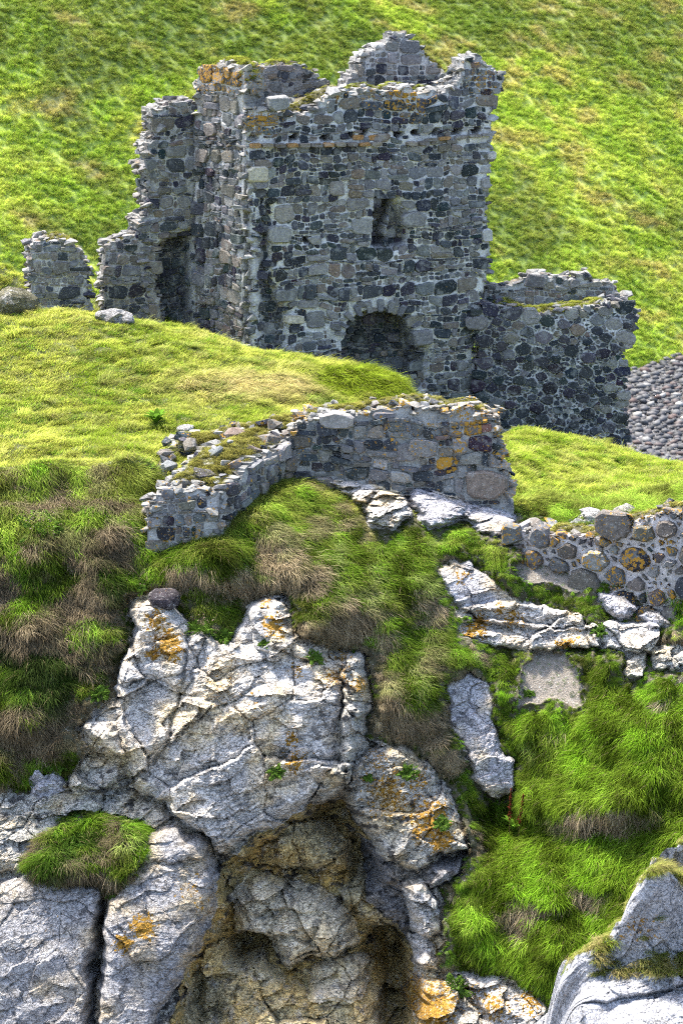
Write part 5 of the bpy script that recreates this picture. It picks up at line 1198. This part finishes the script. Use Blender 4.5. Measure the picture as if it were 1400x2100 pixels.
for a in [(412,1290,.20,'rounded dark green cushion plant below the turf edge of the pale rock face',14), (452,1305,.12,'small cushion plant beside a larger one on the pale rock face',6), (285,1195,.17,'bright cushion plant on the turf just above the smooth rock nose',6), (413,1060,.20,'cushion plant with pale flower heads growing in the broken wall end',46),
          (562,1588,.10,'lone cushion plant in the middle of the pale rock face',0), (112,1570,.15,'cushion plant on top of the detached boulder',0), (232,1825,.13,'cushion plant at the lip of the fissure between grey slabs',0), (90,1085,.22,'cushion plant with many pale flower heads on the left bank'.replace('left bank', 'brown bank below the knoll'),40),
          (205,1420,.14,'cushion plant at the edge of the pale rock face beside brown grass',0), (650,1345,.10,'small cushion plant at the top edge of the pale rock face',0), (540,1315,.07,'tiny cushion plant in a cleft of the pale rock face',0), (150,1310,.16,'dark cushion plant among withered brown grass',10), (840,1585,.10,'cushion plant on the broken rock with orange lichen',5), (905,1685,.10,'cushion plant low on the broken rock with orange lichen',0), (755,1600,.06,'tiny cushion plant beside the broken lichen rock',0), (1225,1290,.09,'cushion plant hanging on the long rock ledge',0), (1080,1418,.06,'grey green cushion on the bare gravelly patch',0), (935,2020,.14,'dark cushion plant at the foot of the grass bank',0)]:
    cushion(*a)

def broadleaf(px, py, R, label, n=22, fwd=0.0):
    p, nn = ground(px, py); p = p+TOCAM*fwd; root = empty('broad_leaf_plant', p); tag(root, label, 'plant')
    for k in range(n):
        a = rp.uniform(0, 6.28); el = rp.uniform(0.25, 1.2); L = R*rp.uniform(0.6, 1.1); wd = L*0.14; hd = np.array([math.cos(a), math.sin(a), 0]); sd = np.array([-hd[1], hd[0], 0]); V = []; F = []; q = np.zeros(3); th = 1.45-el*0.4
        for j in range(6):
            w = wd*math.sin(math.pi*(0.12+0.88*j/5.0))+0.001
            V += [q-sd*w+UPW*0.2*w, q-UPW*0.15*w, q+sd*w+UPW*0.2*w]; q = q+(hd*math.cos(th)+UPW*math.sin(th))*L/5; th -= 0.26
        for j in range(5):
            b = 3*j; F += [(b, b+1, b+4, b+3), (b+1, b+2, b+5, b+4)]
        mesh_obj('leaf', np.array(V), F, M_BROAD, root, np.tile([0.4, rp.random(), 0.2, 1], (len(V), 1)), True)
broadleaf(325, 868, 0.34, 'broad leaved green plant growing alone in the pale headland turf', 26)
broadleaf(1045, 1690, 0.30, 'green dock leaves at the foot of the rust red seed spikes', 9, 0.36)
broadleaf(510, 1085, 0.16, 'little leafy plant beside the end of the crumbling grey wall', 8)
def seed_spike(px, py, H, lean, label):
    p, nn = ground(px, py); p = p+TOCAM*0.35; root = empty('seed_spike', p); tag(root, label, 'plant', 'rust red seed spikes')
    Vs, Fs = [], []
    for j in range(7):
        t = j/6; c = np.array([lean*t*H, 0.02*math.sin(3*t), t*H]); w = 0.007*(1-0.6*t)
        Vs += [c+[w, 0, 0], c+[-w*.5, w*.87, 0], c+[-w*.5, -w*.87, 0]]
        if j: b = 3*j; Fs += [(b-3, b-2, b+1, b), (b-2, b-1, b+2, b+1), (b-1, b-3, b, b+2)]
    mesh_obj('stem', np.array(Vs), Fs, M_STALK, root, np.tile([.4, .5, .2, 1], (len(Vs), 1)))
    Vs, Fs, Cs = [], [], []
    for k in range(260):
        t = rp.uniform(0.30, 1.0); a = rp.uniform(0, 6.28); rad = 0.022*(1.15-t)*rp.random()**.5*2*(1+0.6*math.sin(t*34)); c = np.array([lean*t*H+rad*math.cos(a), rad*math.sin(a), t*H]); z = rp.uniform(.006, .012); b = len(Vs)
        Vs += [c+[z, 0, -z], c+[-z, z, 0], c+[0, -z, 0], c+[0, 0, z*1.4]]; Fs += [(b, b+1, b+3), (b+1, b+2, b+3), (b+2, b, b+3), (b, b+2, b+1)]; Cs += [[.4, rp.random(), .2, 1]]*4
    o = mesh_obj('seeds', np.array(Vs), Fs, M_RUST, root, np.array(Cs)); o['kind'] = 'stuff'
seed_spike(1036, 1700, 0.72, 0.03, 'tall rust red dock seed spike, the more upright of two'); seed_spike(1056, 1705, 0.66, 0.10, 'rust red dock seed spike leaning outward beside its upright neighbour')
def stalk(px, py, H, lean, label):
    p, nn = ground(px, py); root_v = []; F = []
    for j in range(6):
        t = j/5; c = p+np.array([lean*t*H, 0, t*H]); w = 0.006; root_v += [c+[w, 0, 0], c+[-w*.5, w*.87, 0], c+[-w*.5, -w*.87, 0]]
        if j: b = 3*j; F += [(b-3, b-2, b+1, b), (b-2, b-1, b+2, b+1), (b-1, b-3, b, b+2)]
    tag(mesh_obj('dry_stalk', np.array(root_v), F, M_STALK, None, np.tile([.4, .3, .2, 1], (len(root_v), 1))), label, 'plant')
stalk(798, 1090, 0.42, 0.2, 'thin dry brown stalk standing in front of the pale wall rock'); stalk(1322, 1520, 0.40, -0.06, 'thin dark dry stalk standing in the bright green bank')

def boulder(name, p, dims, colr, label, cat, rotz=0.0, seed=0, sub=4, lich=0.1, tilt=0.0):
    bm = bmesh.new(); bmesh.ops.create_icosphere(bm, subdivisions=sub, radius=1.0); V = np.array([v.co[:] for v in bm.verts]); F = np.array([[v.index for v in f.verts] for f in bm.faces]); bm.free()
    V = np.sign(V)*np.abs(V)**0.75; V = V*np.asarray(dims)
    a, b, cc = V[:, 0]*1.2+seed, V[:, 2]*1.2+V[:, 1]*0.8, None
    rl, _ = rock_relief(V, a, b, 1.0, seed); V = V*(1+(rl/np.mean(dims)*0.5))[:, None]
    V = V @ np.array(Matrix.Rotation(rotz, 3, 'Z') @ Matrix.Rotation(tilt, 3, 'Y')).T + p
    cl = np.ones((len(V), 4)); cl[:, :3] = np.array(colr)*(1+0.3*fbm(V, 5, seed, 3))[:, None]; cl[:, 3] = lich
    tag(mesh_obj(name, V, F, M_ROCK, None, cl), label, cat)
p, _ = ground(98, 1612); boulder('boulder', p, (0.24, 0.22, 0.27), (.36, .35, .37), 'detached pale boulder on the dark turf left of the rock face'.replace('left of', 'beside'), 'boulder', 0.4, 71)
for (px, py, dm, cl, lb, sd) in [(240, 655, (0.36, 0.28, 0.16), (.26, .25, .24), 'flat topped stone block fallen before the broken wall stub', 72), (1215, 1064, (0.24, 0.18, 0.12), (.40, .38, .35), 'pale flat stone on the grass behind the mortared wall', 73), (1175, 1075, (0.13, 0.1, 0.08), (.2, .2, .2), 'small grey stone on the grass behind the mortared wall', 74),
                                  (1270, 1052, (0.2, 0.15, 0.12), (.3, .28, .24), 'mossy stone at the end of the mortared wall', 75), (20, 635, (0.42, 0.3, 0.28), (.12, .11, .06), 'mossy lump of fallen masonry beside the detached stub', 76), (385, 880, (0.14, 0.1, 0.07), (.4, .38, .36), 'small pale stones lying in the turf behind the wall end'.replace('stones', 'stone'), 77),
                                  (340, 1228, (0.19, 0.16, 0.10), (.05, .04, .045), 'dark round stone with pale lichen on top of the rock nose', 78)]:
    p, _ = ground(px, py); boulder('stone_block' if sd == 72 else 'loose_stone', p+np.array([0, 0, dm[2]*0.35]), dm, cl, lb, 'stone', 0.3*sd, sd, 3)
